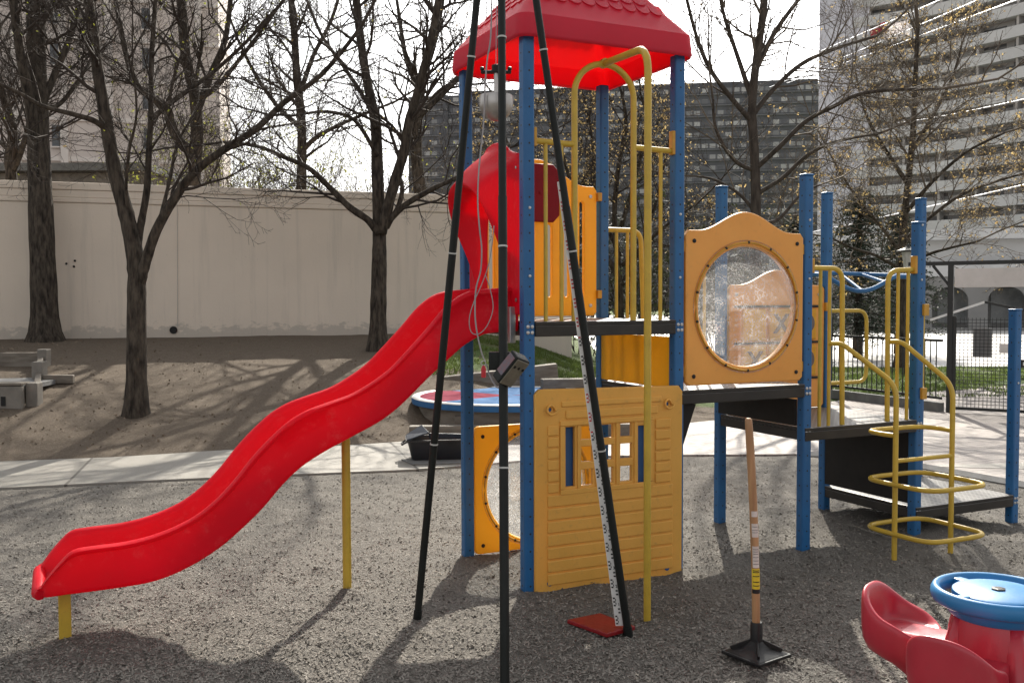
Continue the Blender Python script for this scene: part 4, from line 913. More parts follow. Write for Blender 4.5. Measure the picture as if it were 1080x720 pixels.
# four-seat spinner
sc_ = gnd(1053, 622, .67); sp_ = empty('seat_spinner', (sc_.x, sc_.y, 0)); tag(sp_, 'red moulded spinner table with scooped seats and a blue hand wheel at lower right', 'spinner')
mb = MB(); mb.lathe([(.30, -.05), (.29, .02), (.23, .10), (.20, .20), (.185, .34), (.175, .46), (.165, .54), (.15, .59)], (0, 0, 0), 40); mb.build('hub', M['spin_red'], sp_, smooth=50)
for k, ang_ in enumerate((137, 222, 312)):
    Rz = Matrix.Rotation(R(ang_), 3, 'Z'); rows = []; c0 = .355; NA = 56; PZ = .445
    def ringat(fn): return [Rz @ Vector(fn(2*math.pi*j/NA)) for j in range(NA)]
    def hgt(a): q = (math.cos(a)+1)/2; return PZ+.155*q**1.55
    def ringf(fr, zf_):
        def f(a):
            c, s_ = math.cos(a), math.sin(a); e = .72; return (c0+.135*fr*math.copysign(abs(c)**e, c), .152*fr*math.copysign(abs(s_)**e, s_), zf_(a))
        return f
    H_ = lambda k_: (lambda a: PZ+k_*(hgt(a)-PZ))
    for fr, zf_ in ((.02, H_(0)), (.5, H_(0)), (.64, H_(.08)), (.74, H_(.35)), (.80, H_(.80)), (.85, H_(1.0)), (.96, lambda a: hgt(a)+.006), (1.01, H_(1.0)), (1.035, lambda a: hgt(a)-.022), (1.03, lambda a: PZ-.02+.25*(hgt(a)-PZ)), (.98, lambda a: PZ-.085)): rows.append(ringat(ringf(fr, zf_)))
    rows.append(ringat(lambda a: (c0-.05+.09*math.cos(a), .10*math.sin(a), .335)))
    rows.append(ringat(lambda a: (c0-.12+.06*math.cos(a), .07*math.sin(a), .25)))
    mb = MB(); mb.grid(rows, True); seat = mb.build('seat', M['spin_red'], sp_, smooth=1, subsurf=1)
    mb = MB(); rws_ = []
    for x, hw, zt_, zb_ in ((.10, .125, .485, .16), (.17, .105, .462, .18), (.22, .10, .459, .22), (.28, .105, .458, .27), (.33, .10, .457, .33)):
        rws_.append([Rz @ Vector((x, y, z)) for y, z in ((-hw*.55, zb_), (-hw*.95, zb_+.07), (-hw, zt_-.02), (-hw+.015, zt_), (hw-.015, zt_), (hw, zt_-.02), (hw*.95, zb_+.07), (hw*.55, zb_))])
    mb.grid(rws_, True); mb.build('arm', M['spin_red'], seat, smooth=50, subsurf=1)
    mb = MB(); a2 = R(ang_+44); d_ = Vector((math.cos(a2), math.sin(a2), 0)); mb.tube([d_*.13+Vector((0, 0, .60)), d_*.155+Vector((0, 0, .48)), d_*.185+Vector((0, 0, .30)), d_*.22+Vector((0, 0, .08))], [.025, .04, .055, .07], 14); mb.build('rib', M['spin_red'], sp_, smooth=1)
wz = .67
mb = MB(); ringr = .215; rows = []
for j in range(64):
    a = 2*math.pi*j/64; rows.append([(( ringr+.019*math.cos(b_))*math.cos(a), (ringr+.019*math.cos(b_))*math.sin(a), wz-.022+.030*math.sin(b_)) for b_ in [2*math.pi*i/14 for i in range(14)]])
rows.append(rows[0]); mb.grid(rows, True); wh = mb.build('hand_wheel', M['spin_blue'], sp_, smooth=1)
mb = MB(); mb.lathe([(.05, wz-.06), (.150, wz-.045), (.160, wz-.02), (.158, wz-.006), (.148, wz), (.02, wz+.003)], (0, 0, 0), 48); mb.build('wheel_disc', M['spin_blue'], wh, smooth=40)
for a in (20, 110, 200, 290): d_ = Vector((math.cos(R(a)), math.sin(R(a)), 0)); mb = MB(); mb.bar(d_*.145+Vector((0, 0, wz-.014)), d_*.215+Vector((0, 0, wz-.018)), .042, .026); mb.build('spoke', M['spin_blue'], wh, bevel=.008)
mb = MB(); mb.lathe([(.165, .575), (.178, .59), (.182, .608), (.15, .615)], (0, 0, 0), 48); mb.build('collar', M['spin_blue'], wh, smooth=40)
mb = MB(); mb.lathe([(.026, wz+.002), (.026, wz+.008), (.014, wz+.010)], (0, 0, 0), 6); mb.build('bolt', M['black_iron'], wh)

# ------------------------------------------------------------------ things on and beyond the path
# black bin lying open on a mat
bc = gnd(463, 484); bn = empty('storage_bin', (bc.x, bc.y, .02), R(8)); tag(bn, 'open black plastic bin with its lid flap up on the concrete path', 'bin')
mb = MB(); rows = []
for x0, y0, z in ((.30, .17, .0), (.31, .18, .02), (.35, .21, .20), (.37, .23, .205), (.37, .23, .225), (.34, .20, .225), (.33, .19, .20), (.29, .16, .02)): rows.append([(x, y, z) for x, y in rrect(-x0, -y0, x0, y0, .05, 4)])
mb.grid(rows, True); mb.f.append(tuple(range(23, -1, -1))); k = len(mb.v); mb.f.append(tuple(range(k-24, k))); mb.build('tub', M['bin_black'], bn, smooth=40)
mb = MB(); mb.add([(-.36, .20, .22), (-.36, -.20, .22), (-.12, -.21, .30), (-.18, .21, .33), (-.36, .20, .235), (-.36, -.20, .235), (-.12, -.21, .315), (-.18, .21, .345)], [(0, 3, 2, 1), (4, 5, 6, 7), (0, 1, 5, 4), (1, 2, 6, 5), (2, 3, 7, 6), (3, 0, 4, 7)]); mb.build('lid_flap', M['bin_inside'], bn, bevel=.006)
mb = MB(); mb.bar((-.10, .2, .22), (.33, .2, .20), .03, .06); mb.build('rolled_rim', M['bin_inside'], bn, bevel=.01)
for s_ in (-1, 1): mb = MB(); mb.tube(fillet([(s_*.365, -.08, .19), (s_*.41, -.08, .16), (s_*.41, .08, .16), (s_*.365, .08, .19)], .03), .010, 8); mb.build('handle', M['bin_black'], bn, smooth=40)
mc = gnd(452, 489); mb = MB(); mb.prism([(mc.x-.32, mc.y+.20), (mc.x-.16, mc.y-.12), (mc.x+.62, mc.y-.02), (mc.x+.60, mc.y+.32)], .012, .020); tag(mb.build('rubber_mat', M['mat_grey']), 'thin grey mat on the path under the black bin', 'mat')
# round painted platform
pc = Vector((-.02, 13.55)); pr = 1.40; plt = empty('round_platform', (pc.x, pc.y, 0)); tag(plt, 'low round platform painted blue and pink with a white rim behind the slide', 'platform')
mb = MB(); mb.lathe([(pr-.10, -.1), (pr-.10, .335)], (0, 0, 0), 40); mb.build('timber_base', M['timber'], plt, smooth=30)
for k, (a0, a1) in enumerate(((222, 350), (140, 222), (20, 140), (-10, 20))):
    mb = MB(); a0, a1 = R(a0), R(a1); mb.prism([(0, 0)]+[((pr-.11)*math.cos(a0+(a1-a0)*j/12), (pr-.11)*math.sin(a0+(a1-a0)*j/12)) for j in range(13)], .337, .425); mb.build('wedge_panel', M['disc_pink' if k % 2 else 'disc_blue'], plt, bevel=.004)
mb = MB(); mb.lathe([(pr-.005, .34), (pr, .36), (pr, .41), (pr-.02, .42)], (0, 0, 0), 56); mb.f = mb.f[:-2]; mb.build('side_band', M['disc_blue'], plt, smooth=30)
mb = MB(); rows = []
for j in range(57): a = 2*math.pi*j/56; rows.append([(r_*math.cos(a), r_*math.sin(a), z) for r_, z in ((pr-.115, .424), (pr-.10, .435), (pr-.015, .435), (pr, .421), (pr-.03, .40), (pr-.1, .40))])
mb.grid(rows, True); mb.build('rim', M['white_paint_and_glint'], plt, smooth=50)
# landscape timbers
def timber(a, b_, w, h, label, mat='timber'):
    mb = MB(); mb.bar(a, b_, w, h); tag(mb.build('landscape_timber', M[mat], bevel=.012), label, 'timber', 'timbers edging the raised bank')
timber((-1.3, 12.05, .09), (1.9, 12.25, .09), .16, .20, 'long low weathered timber lying before the round platform, nearest the path')
timber((-.75, 12.42, .19), (1.9, 12.62, .19), .14, .16, 'second weathered timber set back just under the platform rim')
timber((-1.1, 15.1, .40), (.72, 15.2, .60), .25, .34, 'long upper timber holding the grass bank behind the platform')
timber((.45, 14.6, .42), (1.55, 14.75, .42), .22, .30, 'short lower timber step below the grass bank right of the platform')
timber((1.0, 14.1, .20), (2.3, 14.35, .20), .22, .30, 'lowest timber step at the right end of the grass bank')
# sandbox of concrete blocks, far left
def T(x, y): p = hit(x, y); return Vector((p.x, p.y, terrain0(p.x, p.y)))
sb = T(28, 431); sx0 = empty('sandbox', sb, R(4)); tag(sx0, 'block-walled sandbox with slotted front board under the far left trees', 'sandbox')
mb = MB(); mb.box((-1.5, .03, .13), (2.9, .09, .32)); fb = mb.build('front_board', M['block'], sx0, bevel=.01)
for k in range(8): mb = MB(); mb.box((-.28-k*.13, -.018, .10), (.055, .02, .12)); mb.build('slot', M['dark_hole'], fb)
mb = MB(); mb.box((-1.5, .12, .315), (2.9, .28, .035)); mb.build('seat_board', M['timber'], sx0, bevel=.008)
for (x, y), h_, w_ in (((33, 428), .30, .15), ((39, 404), .30, .15), ((44, 388), .28, .14)):
    p_ = T(x, y)-sb; p_ = Matrix.Rotation(-R(4), 3, 'Z') @ p_; mb = MB(); mb.box((p_.x, p_.y+.1, p_.z+h_/2-.04), (w_, .2, h_+.08)); mb.build('corner_block', M['block'], sx0, bevel=.015)
p1_, p2_ = [Matrix.Rotation(-R(4), 3, 'Z') @ (T(*q)-sb) for q in ((32, 424), (43, 388))]; mb = MB(); mb.bar(p1_+Vector((0, .2, .08)), p2_+Vector((0, 0, .08)), .08, .18); mb.build('side_board', M['timber'], sx0, bevel=.01)
mb = MB(); mb.box((p2_.x-1.55, p2_.y+.1, p2_.z+.1), (3.1, .10, .26)); mb.build('back_board', M['timber'], sx0, bevel=.01)
mb = MB(); mb.box((-1.5, p2_.y*.5+.1, p2_.z*.5+.06), (2.8, p2_.y-.3, .06)); mb.build('sand', M['mat_grey'], sx0)
pa_, pb2 = T(46, 405), T(78, 405); mb = MB(); mb.bar(pa_+Vector((0, 0, .07)), pb2+Vector((0, 0, .07)), .10, .12); tag(mb.build('fallen_plank', M['timber'], bevel=.01), 'single pale-edged plank lying on the dirt beside the sandbox', 'plank')

# fence, gate and sign frame
f0, f1 = Vector((6.72, 14.95, 0)), Vector((5.75, 17.3, 0)); f2_ = Vector((3.0, 22.5, 0))
fn = empty('railing_fence', f0); tag(fn, 'black metal railing fence with thin vertical bars left of the gate', 'fence')
def fchild(name, mb, mat, par=None, **k): o = mb.build(name, mat, par or fn, **k); o.data.transform(Matrix.Translation(-f0)); return o
for (a, b_) in ((f0, f1), (f1, f2_)):
    d = b_-a; n = int(d.length/.115)
    for z in (.22, 1.12): mb = MB(); mb.bar(a+Vector((0, 0, z)), b_+Vector((0, 0, z)), .03, .04); fchild('rail', mb, M['fence'])
    mb = MB()
    for k in range(1, n): p = a+d*(k/n); mb.box(p+Vector((0, 0, .67)), (.014, .014, .9))
    fchild('bars', mb, M['fence'])['kind'] = 'stuff'
    mb = MB(); mb.box(b_+Vector((0, 0, .72)), (.07, .07, 1.5)); fchild('post', mb, M['fence'])
    mb = MB(); mb.bar(a+Vector((0, 0, .07)), b_+Vector((0, 0, .07)), .12, .16); fchild('kerb_board', mb, M['kerb_dark'], bevel=.01)
g0, g1 = Vector((6.83, 14.86, 0)), Vector((7.72, 14.28, 0)); gd = (g1-g0).normalized()
gf = empty('gate_portal', g0, math.atan2(gd.y, gd.x)); tag(gf, 'tall black gate frame carrying a blank pale sign across its top', 'gate frame'); GL = (g1-g0).length
for x in (-.03, GL+.06): mb = MB(); mb.box((x, 0, 1.15), (.08, .08, 2.3)); mb.build('post', M['fence'], gf, bevel=.006)
mb = MB(); mb.box((GL/2+.3, 0, 2.32), (GL+1.9, .07, .06)); mb.build('top_rail', M['fence'], gf)
for x, s_ in ((-.03, -1), (GL+.06, 1)): mb = MB(); mb.bar((x, 0, 1.95), (x+s_*.26, 0, 2.29), .04, .04); mb.build('brace', M['fence'], gf)
mb = MB(); mb.box((GL/2+.015, -.05, 2.09), (GL-.03, .025, .29)); mb.build('sign_panel', M['sign_blank'], gf, bevel=.004)
gt = empty('mesh_gate', g0, math.atan2(gd.y, gd.x)); tag(gt, 'black wire mesh gate leaf with a shallow peaked top rail', 'gate')
mb = MB()
for x in (.03, GL-.03): mb.box((x, .0, .78), (.045, .045, 1.44))
mb.box((GL/2, 0, .08), (GL-.1, .04, .045)); mb.build('frame', M['fence'], gt)
mb = MB(); mb.bar((-.32, 0, 1.44), (GL*.42, 0, 1.72), .035, .035); mb.build('peaked_rail', M['white_paint_and_glint'], gt)  # left slope coloured white to paint in the sun's highlight
mb = MB(); mb.bar((GL*.42, 0, 1.72), (GL+.0, 0, 1.58), .035, .035); mb.build('peaked_rail', M['fence'], gt)
mb = MB()
for k in range(1, 19): mb.box((k*GL/19, 0, .78), (.0075, .0075, 1.4))
for k in range(1, 27): mb.box((GL/2, .006, .1+k*.052), (GL-.08, .0075, .0075))
mb.build('mesh', M['fence'], gt)
mb = MB(); mb.box((.42, .03, 1.10), (.26, .015, .44)); mb.build('notice_board', M['mat_grey'], gt, bevel=.003)
mb = MB(); mb.box((.80, -.03, 1.02), (.28, .012, .14)); mb.build('small_plate', M['sign_blank'], gt, bevel=.003)
mb = MB(); mb.box((GL-.05, -.04, .80), (.13, .06, .12)); lt = mb.build('latch', M['black_iron'], gt, bevel=.006); mb = MB(); mb.box((GL-.05, -.073, .80), (.05, .006, .05)); mb.build('latch_plate', M['white_paint_and_glint'], lt)
mb = MB()
g2_ = Vector((14, 12.0, 0)); gs = g1+gd*.1; dd_ = g2_-gs; n = int(dd_.length/.12)
for k in range(n): mb.box(gs+dd_*(k/n)+Vector((0, 0, .67)), (.014, .014, 1.1))
for z in (.12, 1.2): mb.bar(gs+Vector((0, 0, z)), g2_+Vector((0, 0, z)), .03, .04)
tag(mb.build('side_fence', M['fence']), 'black railing fence running on to the right of the mesh gate', 'fence')
# lantern
lp = dep(957, 318, 22); ln_ = empty('street_lantern', (lp.x, lp.y, 0)); tag(ln_, 'black lamp post with a pale tapered lantern rising behind the tallest right posts', 'street lamp')
mb = MB(); mb.tube([(0, 0, 0), (0, 0, 2.45)], [.06, .04], 12); mb.build('post', M['fence'], ln_, smooth=40)
mb = MB(); mb.lathe([(.09, 2.46), (.15, 2.86)], (0, 0, 0), 8); mb.build('lens', M['lens'], ln_)
mb = MB(); mb.lathe([(.26, 2.865), (.25, 2.89), (.05, 2.97), (.02, 3.03)], (0, 0, 0), 16); mb.build('hood', M['fence'], ln_, smooth=30)
# overhead cables with a snagged kite
CB = [((800, 80), (990, -4), 'topmost bright overhead cable crossing the curved tower'), ((830, 84), (1030, -4), 'bright overhead cable with a torn kite snagged on it'), ((850, 80), (1070, -4), 'third bright overhead cable below the snagged kite'), ((960, 126), (1110, 88), 'single bright overhead cable over the middle balcony storeys'), ((800, 254), (1110, 178), 'lowest overhead cable passing behind the blue posts')]
for k, (a, b_, lab) in enumerate(CB):
    A_, B_ = dep(*a, 62), dep(*b_, 26); d = B_-A_; A_ = A_-d*.25; B_ = B_+d*.8; pts = []
    for j in range(25): t = j/24; p = A_+(B_-A_)*t; p.z -= .9*4*t*(1-t)*(.3 if k > 2 else .15); pts.append(p)
    mb = MB(); mb.tube(pts, .022, 6); tag(mb.build('overhead_cable', M['cable'], smooth=1), lab, 'cable', 'overhead cables at upper right')
kp_ = dep(935, 36.5, 37); kt = empty('snagged_kite', kp_); tag(kt, 'torn red and white kite caught on an overhead cable', 'kite')
def rag(seed, s, x0):
    r_ = random.Random(seed); mb = MB(); rows = [[Vector((x0+i*s*.25+r_.gauss(0, .04), r_.gauss(0, .08), j*s*.2-s*.3+i*.09+r_.gauss(0, .05))) for j in range(4)] for i in range(5)]; mb.grid(rows); return mb
rag(1, .62, -.62).build('red_cloth', M['kite_red'], kt, smooth=1, solid=.006); rag(2, 1.0, -.1).build('white_cloth', M['kite_white'], kt, smooth=1, solid=.006)
# ------------------------------------------------------------------ trees
def rperp(d, rnd):
    a = Vector((rnd.gauss(0, 1), rnd.gauss(0, 1), rnd.gauss(0, 1))); a = a-d*a.dot(d); return a.normalized()
def branch(mb, tips, p, d, Ln, r, lvl, mx, rnd, upw, nch, wig=.16, rmin=.0028):
    n = 5 if lvl < 2 else 4; pts = [p.copy()]; step = Ln/n; dirs = [d]
    for i in range(n):
        d = d+Vector((rnd.gauss(0, wig), rnd.gauss(0, wig), rnd.gauss(0, wig)+upw)); d.normalize(); p = p+d*step; pts.append(p); dirs.append(d)
    rs = [max(rmin, r*(1-.72*i/n)) for i in range(n+1)]
    mb.tube(pts, rs, 5 if r > .02 else 3, cap=False)
    if lvl >= mx: tips.append((pts[-1], pts[2], d)); return
    k = nch[min(lvl, len(nch)-1)]
    for c in range(k):
        t = .18+.82*(c+rnd.random())/k; i = min(n-1, int(t*n)); q = pts[i]+(pts[i+1]-pts[i])*(t*n-i)
        dd = (dirs[i]*math.cos(a := R(rnd.uniform(28, 62)))+rperp(dirs[i], rnd)*math.sin(a)).normalized()
        branch(mb, tips, q, dd, Ln*rnd.uniform(.38, .68)*(1.1-.45*t), max(rmin, rs[i]*.62), lvl+1, mx, rnd, upw, nch, wig, rmin)
def cat(pts, k=5):
    return smoothp(pts, k)
def make_tree(label, base, limbs, seed, D, zj=.9, mx=3, nch=(5, 4, 3), spc=.42, clen=1.5, upw=.07, budp=0, budm='bud', buds=.035, bark='bark', twig='twig', group=None, name='bare_tree', rootflare=1.5, rmin=.0022, first=.25):
    """limbs: list of (pixel points, depth offsets, width px start, end); the first is the trunk"""
    rnd = random.Random(seed); t = empty(name, base); tag(t, label, 'tree', group)
    tm_, cm_ = MB(), MB(); tips = []
    for li, (pp, w0, w1, dz) in enumerate(limbs):
        n = len(pp)
        if li == 0: p3 = [Vector(base)-Vector((0, 0, .25))]+[dep(x, y, base[1]+dz*i/n) for i, (x, y) in enumerate(pp)]
        else: p3 = [dep(x, y, base[1]+dz*i/(n-1)) for i, (x, y) in enumerate(pp)]
        p3 = cat(p3); m_ = len(p3); s = base[1]/1010/2
        rs = [(w0+(w1-w0)*(i/(m_-1)))*s*(1+.03*rnd.gauss(0, 1)) for i in range(m_)]
        if li == 0: rs = [r*(1+(rootflare-1)*math.exp(-max(0, (p.z-base[2]))/.16)) for r, p in zip(rs, p3)]
        tm_.tube(p3, rs, 14 if w0 > 9 else 8)
        tl = sum((p3[i+1]-p3[i]).length for i in range(m_-1)); acc = 0; nxt = tl*(first if li else .62)
        for i in range(m_-1):
            seg = p3[i+1]-p3[i]; acc += seg.length
            while acc > nxt:
                nxt += spc*rnd.uniform(.6, 1.4); f = acc/tl; d = seg.normalized()
                dd = (d*math.cos(a := R(rnd.uniform(30, 65)))+rperp(d, rnd)*math.sin(a)).normalized()
                branch(cm_, tips, p3[i]+seg*rnd.random(), dd, clen*rnd.uniform(.55, 1.15)*(1.15-.5*f), max(.006, rs[i]*.42), 0, mx, rnd, upw, nch, rmin=rmin)
        branch(cm_, tips, p3[-1], (p3[-1]-p3[-2]).normalized(), clen*1.2, rs[-1], 0, mx, rnd, upw, nch, rmin=rmin)
    bl = Vector(base)
    o = tm_.build('trunk', M[bark], t, smooth=1); o.data.transform(Matrix.Translation(-bl))
    o = cm_.build('crown', M[twig], t, smooth=1); o.data.transform(Matrix.Translation(-bl))
    if budp:
        bm_ = MB()
        for p, q, d in tips:
            for w in range(2):
                if rnd.random() > budp: continue
                c = p+(q-p)*rnd.random()*.7
                for e in range(rnd.choice((1, 2, 3))):
                    a, b_ = rperp(d, rnd)*buds*rnd.uniform(.5, 1.1), rperp(d, rnd)*buds*rnd.uniform(.4, .9); k = len(bm_.v); cc = c+a*.6
                    bm_.v += [tuple(cc-a), tuple(cc-b_), tuple(cc+a), tuple(cc+b_)]; bm_.f.append((k, k+1, k+2, k+3))
        o = bm_.build('buds', M[budm], t); o['kind'] = 'stuff'; o.data.transform(Matrix.Translation(-bl))
    return t
def base_at(x, y): p = hit(x, y); return (p.x, p.y, terrain0(p.x, p.y))
make_tree('thick straight bare tree close against the pale wall at far left', base_at(48, 359), [
    ([(46, 300), (43, 220), (40, 130), (38, 50), (38, -30), (40, -160)], 30, 14, .3),
    ([(38, 150), (30, 100), (22, 60), (15, 10), (8, -50)], 12, 7, -.8), ([(42, 120), (55, 85), (72, 45), (82, 10), (95, -40)], 8, 5, .8),
    ([(44, 110), (60, 112), (80, 90), (92, 70)], 6, 3, 1.0)], 1, 17, clen=2.5, spc=.25, rootflare=1.45, nch=(6, 5, 3), bark='bark', budp=.0, mx=3)
make_tree('bare forked tree standing on the sunlit dirt bank left of the slide', base_at(143, 436), [
    ([(144, 400), (144, 340), (144, 290), (141, 262), (133, 225), (121, 180), (113, 135), (104, 80), (96, 20), (88, -40), (80, -130)], 23, 8, .0),
    ([(112, 136), (98, 127), (75, 120), (45, 112), (18, 97), (-12, 84)], 7, 3, -.8),
    ([(145, 262), (148, 240), (155, 200), (157, 160), (159, 125), (160, 60), (164, 0), (170, -70)], 9, 4, .6), ([(159, 126), (185, 105), (225, 76), (262, 42), (300, 0)], 6, 3, 1.0),
    ([(147, 300), (152, 282), (165, 243), (187, 205), (207, 180), (236, 158), (270, 136), (300, 108), (340, 78), (380, 30)], 12, 4, -.6),
    ([(166, 242), (173, 215), (180, 185), (187, 152), (205, 120)], 5, 2.5, .5), ([(103, 75), (92, 45), (75, 15), (55, -15)], 6, 4, .6), ([(136, 236), (133, 200), (136, 160), (144, 120), (140, 70)], 4, 2, -.6)], 2, 12, clen=1.55, spc=.22, nch=(6, 5, 3), budp=.02, buds=.018, budm='bud_green', rootflare=1.35)
make_tree('bare low-forking tree before the wall nearest to the slide top', base_at(398, 369), [
    ([(399, 330), (400, 280), (400, 240), (398, 180), (396, 130), (388, 90), (380, 40), (374, -20), (366, -100)], 18.5, 6, .5),
    ([(402, 246), (414, 200), (426, 160), (431, 130), (441, 95), (455, 40), (466, -20)], 12, 7, -.6),
    ([(399, 246), (388, 232), (368, 218), (347, 197), (325, 177), (300, 166), (270, 154), (235, 150)], 9, 3, -.8),
    ([(402, 242), (425, 218), (455, 200), (484, 186), (505, 170)], 8, 3, -.5), ([(408, 240), (421, 215), (424, 195), (419, 178), (425, 150)], 6, 3, .8),
    ([(432, 128), (455, 110), (478, 88), (500, 60), (520, 20)], 7, 4, .8), ([(397, 135), (385, 105), (362, 70), (338, 35), (320, -10)], 5, 3, .9), ([(398, 165), (375, 128), (345, 118), (310, 122)], 5, 2.5, -.8)], 3, 18, clen=1.9, spc=.26, nch=(6, 5, 3), budp=.015, buds=.022)
def back_base(x, d): p = dep(x, 318, d); return (p.x, p.y, .9)
make_tree('thick dark tree behind the wall with a crooked left limb', back_base(204, 21), [
    ([(204, 230), (205, 190), (208, 140), (205, 100), (196, 60), (191, 0), (186, -80)], 15, 9, .0),
    ([(202, 160), (190, 150), (181, 133), (176, 115), (162, 103), (146, 92), (135, 65), (125, 20)], 12, 5, -.6), ([(207, 120), (222, 80), (238, 40), (245, -20)], 9, 5, .8), ([(206, 105), (225, 95), (255, 60), (285, 20)], 6, 3, -1)], 4, 21, clen=2.4, spc=.34, nch=(6, 4, 3), budp=.05, budm='bud_green', buds=.035)
make_tree('slender bare tree behind the wall midway between two forked trees', back_base(317, 23), [
    ([(317, 230), (318, 195), (318, 130), (313, 80), (310, 30), (303, -40)], 13, 6, .0), ([(318, 160), (335, 144), (362, 130), (395, 116)], 6, 3, -.7), ([(318, 135), (295, 115), (270, 80), (250, 40)], 6, 3, .8), ([(316, 100), (330, 60), (350, 20), (365, -30)], 6, 3, .6), ([(320, 168), (330, 160), (345, 150)], 4, 2, .4)], 5, 23, clen=2.3, spc=.32, nch=(7, 5, 3), budp=.04, budm='bud_green', buds=.03)
make_tree('leaning dark tree behind the wall just left of the tripod', back_base(446, 23), [
    ([(446, 230), (443, 200), (439, 160), (440, 125), (446, 80), (457, 40), (468, -20)], 15, 9, .0), ([(440, 128), (460, 100), (485, 84), (515, 76)], 7, 3, -.5), ([(443, 100), (428, 60), (420, 10)], 6, 4, .8)], 6, 23, clen=2.3, spc=.40, nch=(6, 4, 3), budp=.0)
make_tree('gnarled dark tree behind the wall at the left picture edge', back_base(8, 22), [
    ([(9, 230), (12, 190), (10, 165), (14, 140), (6, 110), (-4, 80)], 14, 7, .0), ([(12, 182), (22, 160), (30, 130), (28, 100)], 8, 3, -.5), ([(11, 160), (0, 150), (-15, 140)], 6, 3, .4)], 7, 22, clen=2.8, spc=.22, nch=(8, 6, 3))
def flat_base(x, d): p = dep(x, 318, d); return (p.x, p.y, .0)
make_tree('tall bare tree rising behind the round window panel', flat_base(797, 19.5), [
    ([(797, 320), (797, 260), (797, 200), (795, 150), (793, 115), (797, 70), (804, 20), (810, -40), (818, -130)], 12, 6.5, .0),
    ([(793, 128), (775, 108), (750, 75), (735, 40), (722, -10)], 6, 3, -.8), ([(795, 120), (815, 95), (845, 68), (880, 52), (925, 38)], 6, 3, .8),
    ([(797, 178), (822, 155), (850, 128), (880, 112), (905, 100), (940, 95), (990, 94)], 5.5, 3, -1.5), ([(797, 205), (825, 188), (850, 165), (880, 150), (930, 140)], 5, 2.5, -1.0),
    ([(796, 180), (778, 172), (764, 155), (754, 132), (752, 105)], 5, 2.5, -.4), ([(795, 110), (778, 60), (762, 10), (755, -40)], 6, 3, .6), ([(799, 70), (820, 30), (850, -10)], 6, 4, .8), ([(797, 225), (780, 205), (755, 190), (735, 186)], 4, 2, .5), ([(798, 235), (820, 232), (845, 205), (865, 195)], 5, 2, .5)], 8, 20, clen=2.1, spc=.24, nch=(6, 4, 3), budp=.0, bark='bark_pale', twig='twig_pale')
make_tree('tree opening yellow-orange buds before the curved balcony tower', flat_base(950, 25), [
    ([(951, 330), (951, 290), (953, 240), (958, 190), (963, 140), (965, 90), (968, 30)], 11, 4, .0),
    ([(952, 270), (930, 240), (905, 210), (885, 180)], 4, 2, -1), ([(953, 255), (980, 230), (1015, 205), (1055, 190), (1085, 182)], 5, 2, 1), ([(955, 225), (985, 190), (1020, 160), (1060, 140)], 5, 2, -1.5), ([(958, 195), (935, 160), (915, 125), (905, 90)], 5, 2, 1), ([(961, 160), (985, 120), (1005, 80), (1015, 45)], 5, 2, 1), ([(952, 285), (975, 270), (1000, 262), (1030, 255)], 4, 2, -1.2), ([(951, 285), (925, 270), (900, 262), (875, 250)], 4, 2, -1.2)], 9, 25, clen=2.5, spc=.26, nch=(7, 5, 3), budp=.34, buds=.032, bark='bark', twig='twig_pale', rmin=.0045, name='budding_tree')
make_tree('many-stemmed budding tree seen between the tower posts', flat_base(655, 25), [
    ([(655, 330), (652, 280), (648, 230), (652, 180), (660, 130), (655, 95)], 8, 3, .0),
    ([(655, 300), (630, 250), (605, 200), (590, 150), (580, 110)], 6, 2, -1), ([(656, 300), (680, 250), (695, 200), (705, 150)], 6, 2, 1), ([(654, 270), (630, 210), (625, 150), (618, 110)], 5, 2, 1.5), ([(656, 280), (700, 240), (735, 215)], 5, 2, -1.5), ([(654, 285), (610, 250), (560, 200), (535, 150), (525, 115)], 5, 2, 1), ([(655, 240), (672, 180), (682, 130), (676, 100)], 5, 2, -1)], 10, 25, clen=2.1, spc=.26, nch=(7, 5, 3), budp=.26, buds=.032, twig='twig', rmin=.004, name='budding_tree')

# bushes behind the wall and evergreens beyond the fence
def bush(label, base, h, w, n, seed, mat, lmat, lp, ls, name='bush'):
    rnd = random.Random(seed); t = empty(name, base); tag(t, label, 'bush'); mb = MB(); tips = []
    for k in range(n):
        a = rnd.random()*6.28; rr = rnd.random()**.5*w; d = Vector((math.cos(a)*.35, math.sin(a)*.35, 1)).normalized()
        branch(mb, tips, Vector((math.cos(a)*rr, math.sin(a)*rr*.5, 0)), d, h*rnd.uniform(.6, 1.1), .018, 0, 2, rnd, .05, (6, 4), rmin=.0045)
    mb.build('stems', M[mat], t, smooth=1); lb2 = MB()
    for p, q, d in tips:
        for _ in range(lp):
            c = p+(q-p)*rnd.random()+Vector((rnd.gauss(0, .05), rnd.gauss(0, .05), rnd.gauss(0, .05))); a, b_ = rperp(d, rnd)*ls*rnd.uniform(.5, 1.2), rperp(d, rnd)*ls*rnd.uniform(.4, .9); k = len(lb2.v)
            lb2.v += [tuple(c-a), tuple(c-b_), tuple(c+a), tuple(c+b_)]; lb2.f.append((k, k+1, k+2, k+3))
    lb2.build('leaves', M[lmat], t)
def bb(x, d, z=.9): p = dep(x, 318, d); return (p.x, p.y, z)
bush('twiggy bush with fresh yellow-green buds over the wall left of the slender tree', bb(265, 27), 5.4, 1.6, 60, 21, 'twig_pale', 'bud_green', 4, .04)
bush('pale twiggy bush over the wall right of the slender tree', bb(352, 28), 5.4, 1.8, 70, 22, 'twig_pale', 'bud_green', 1, .035)
bush('brown twiggy bush over the wall below the beige block edge', bb(228, 25), 4.8, .9, 28, 23, 'twig_pale', 'bud_green', 3, .04)
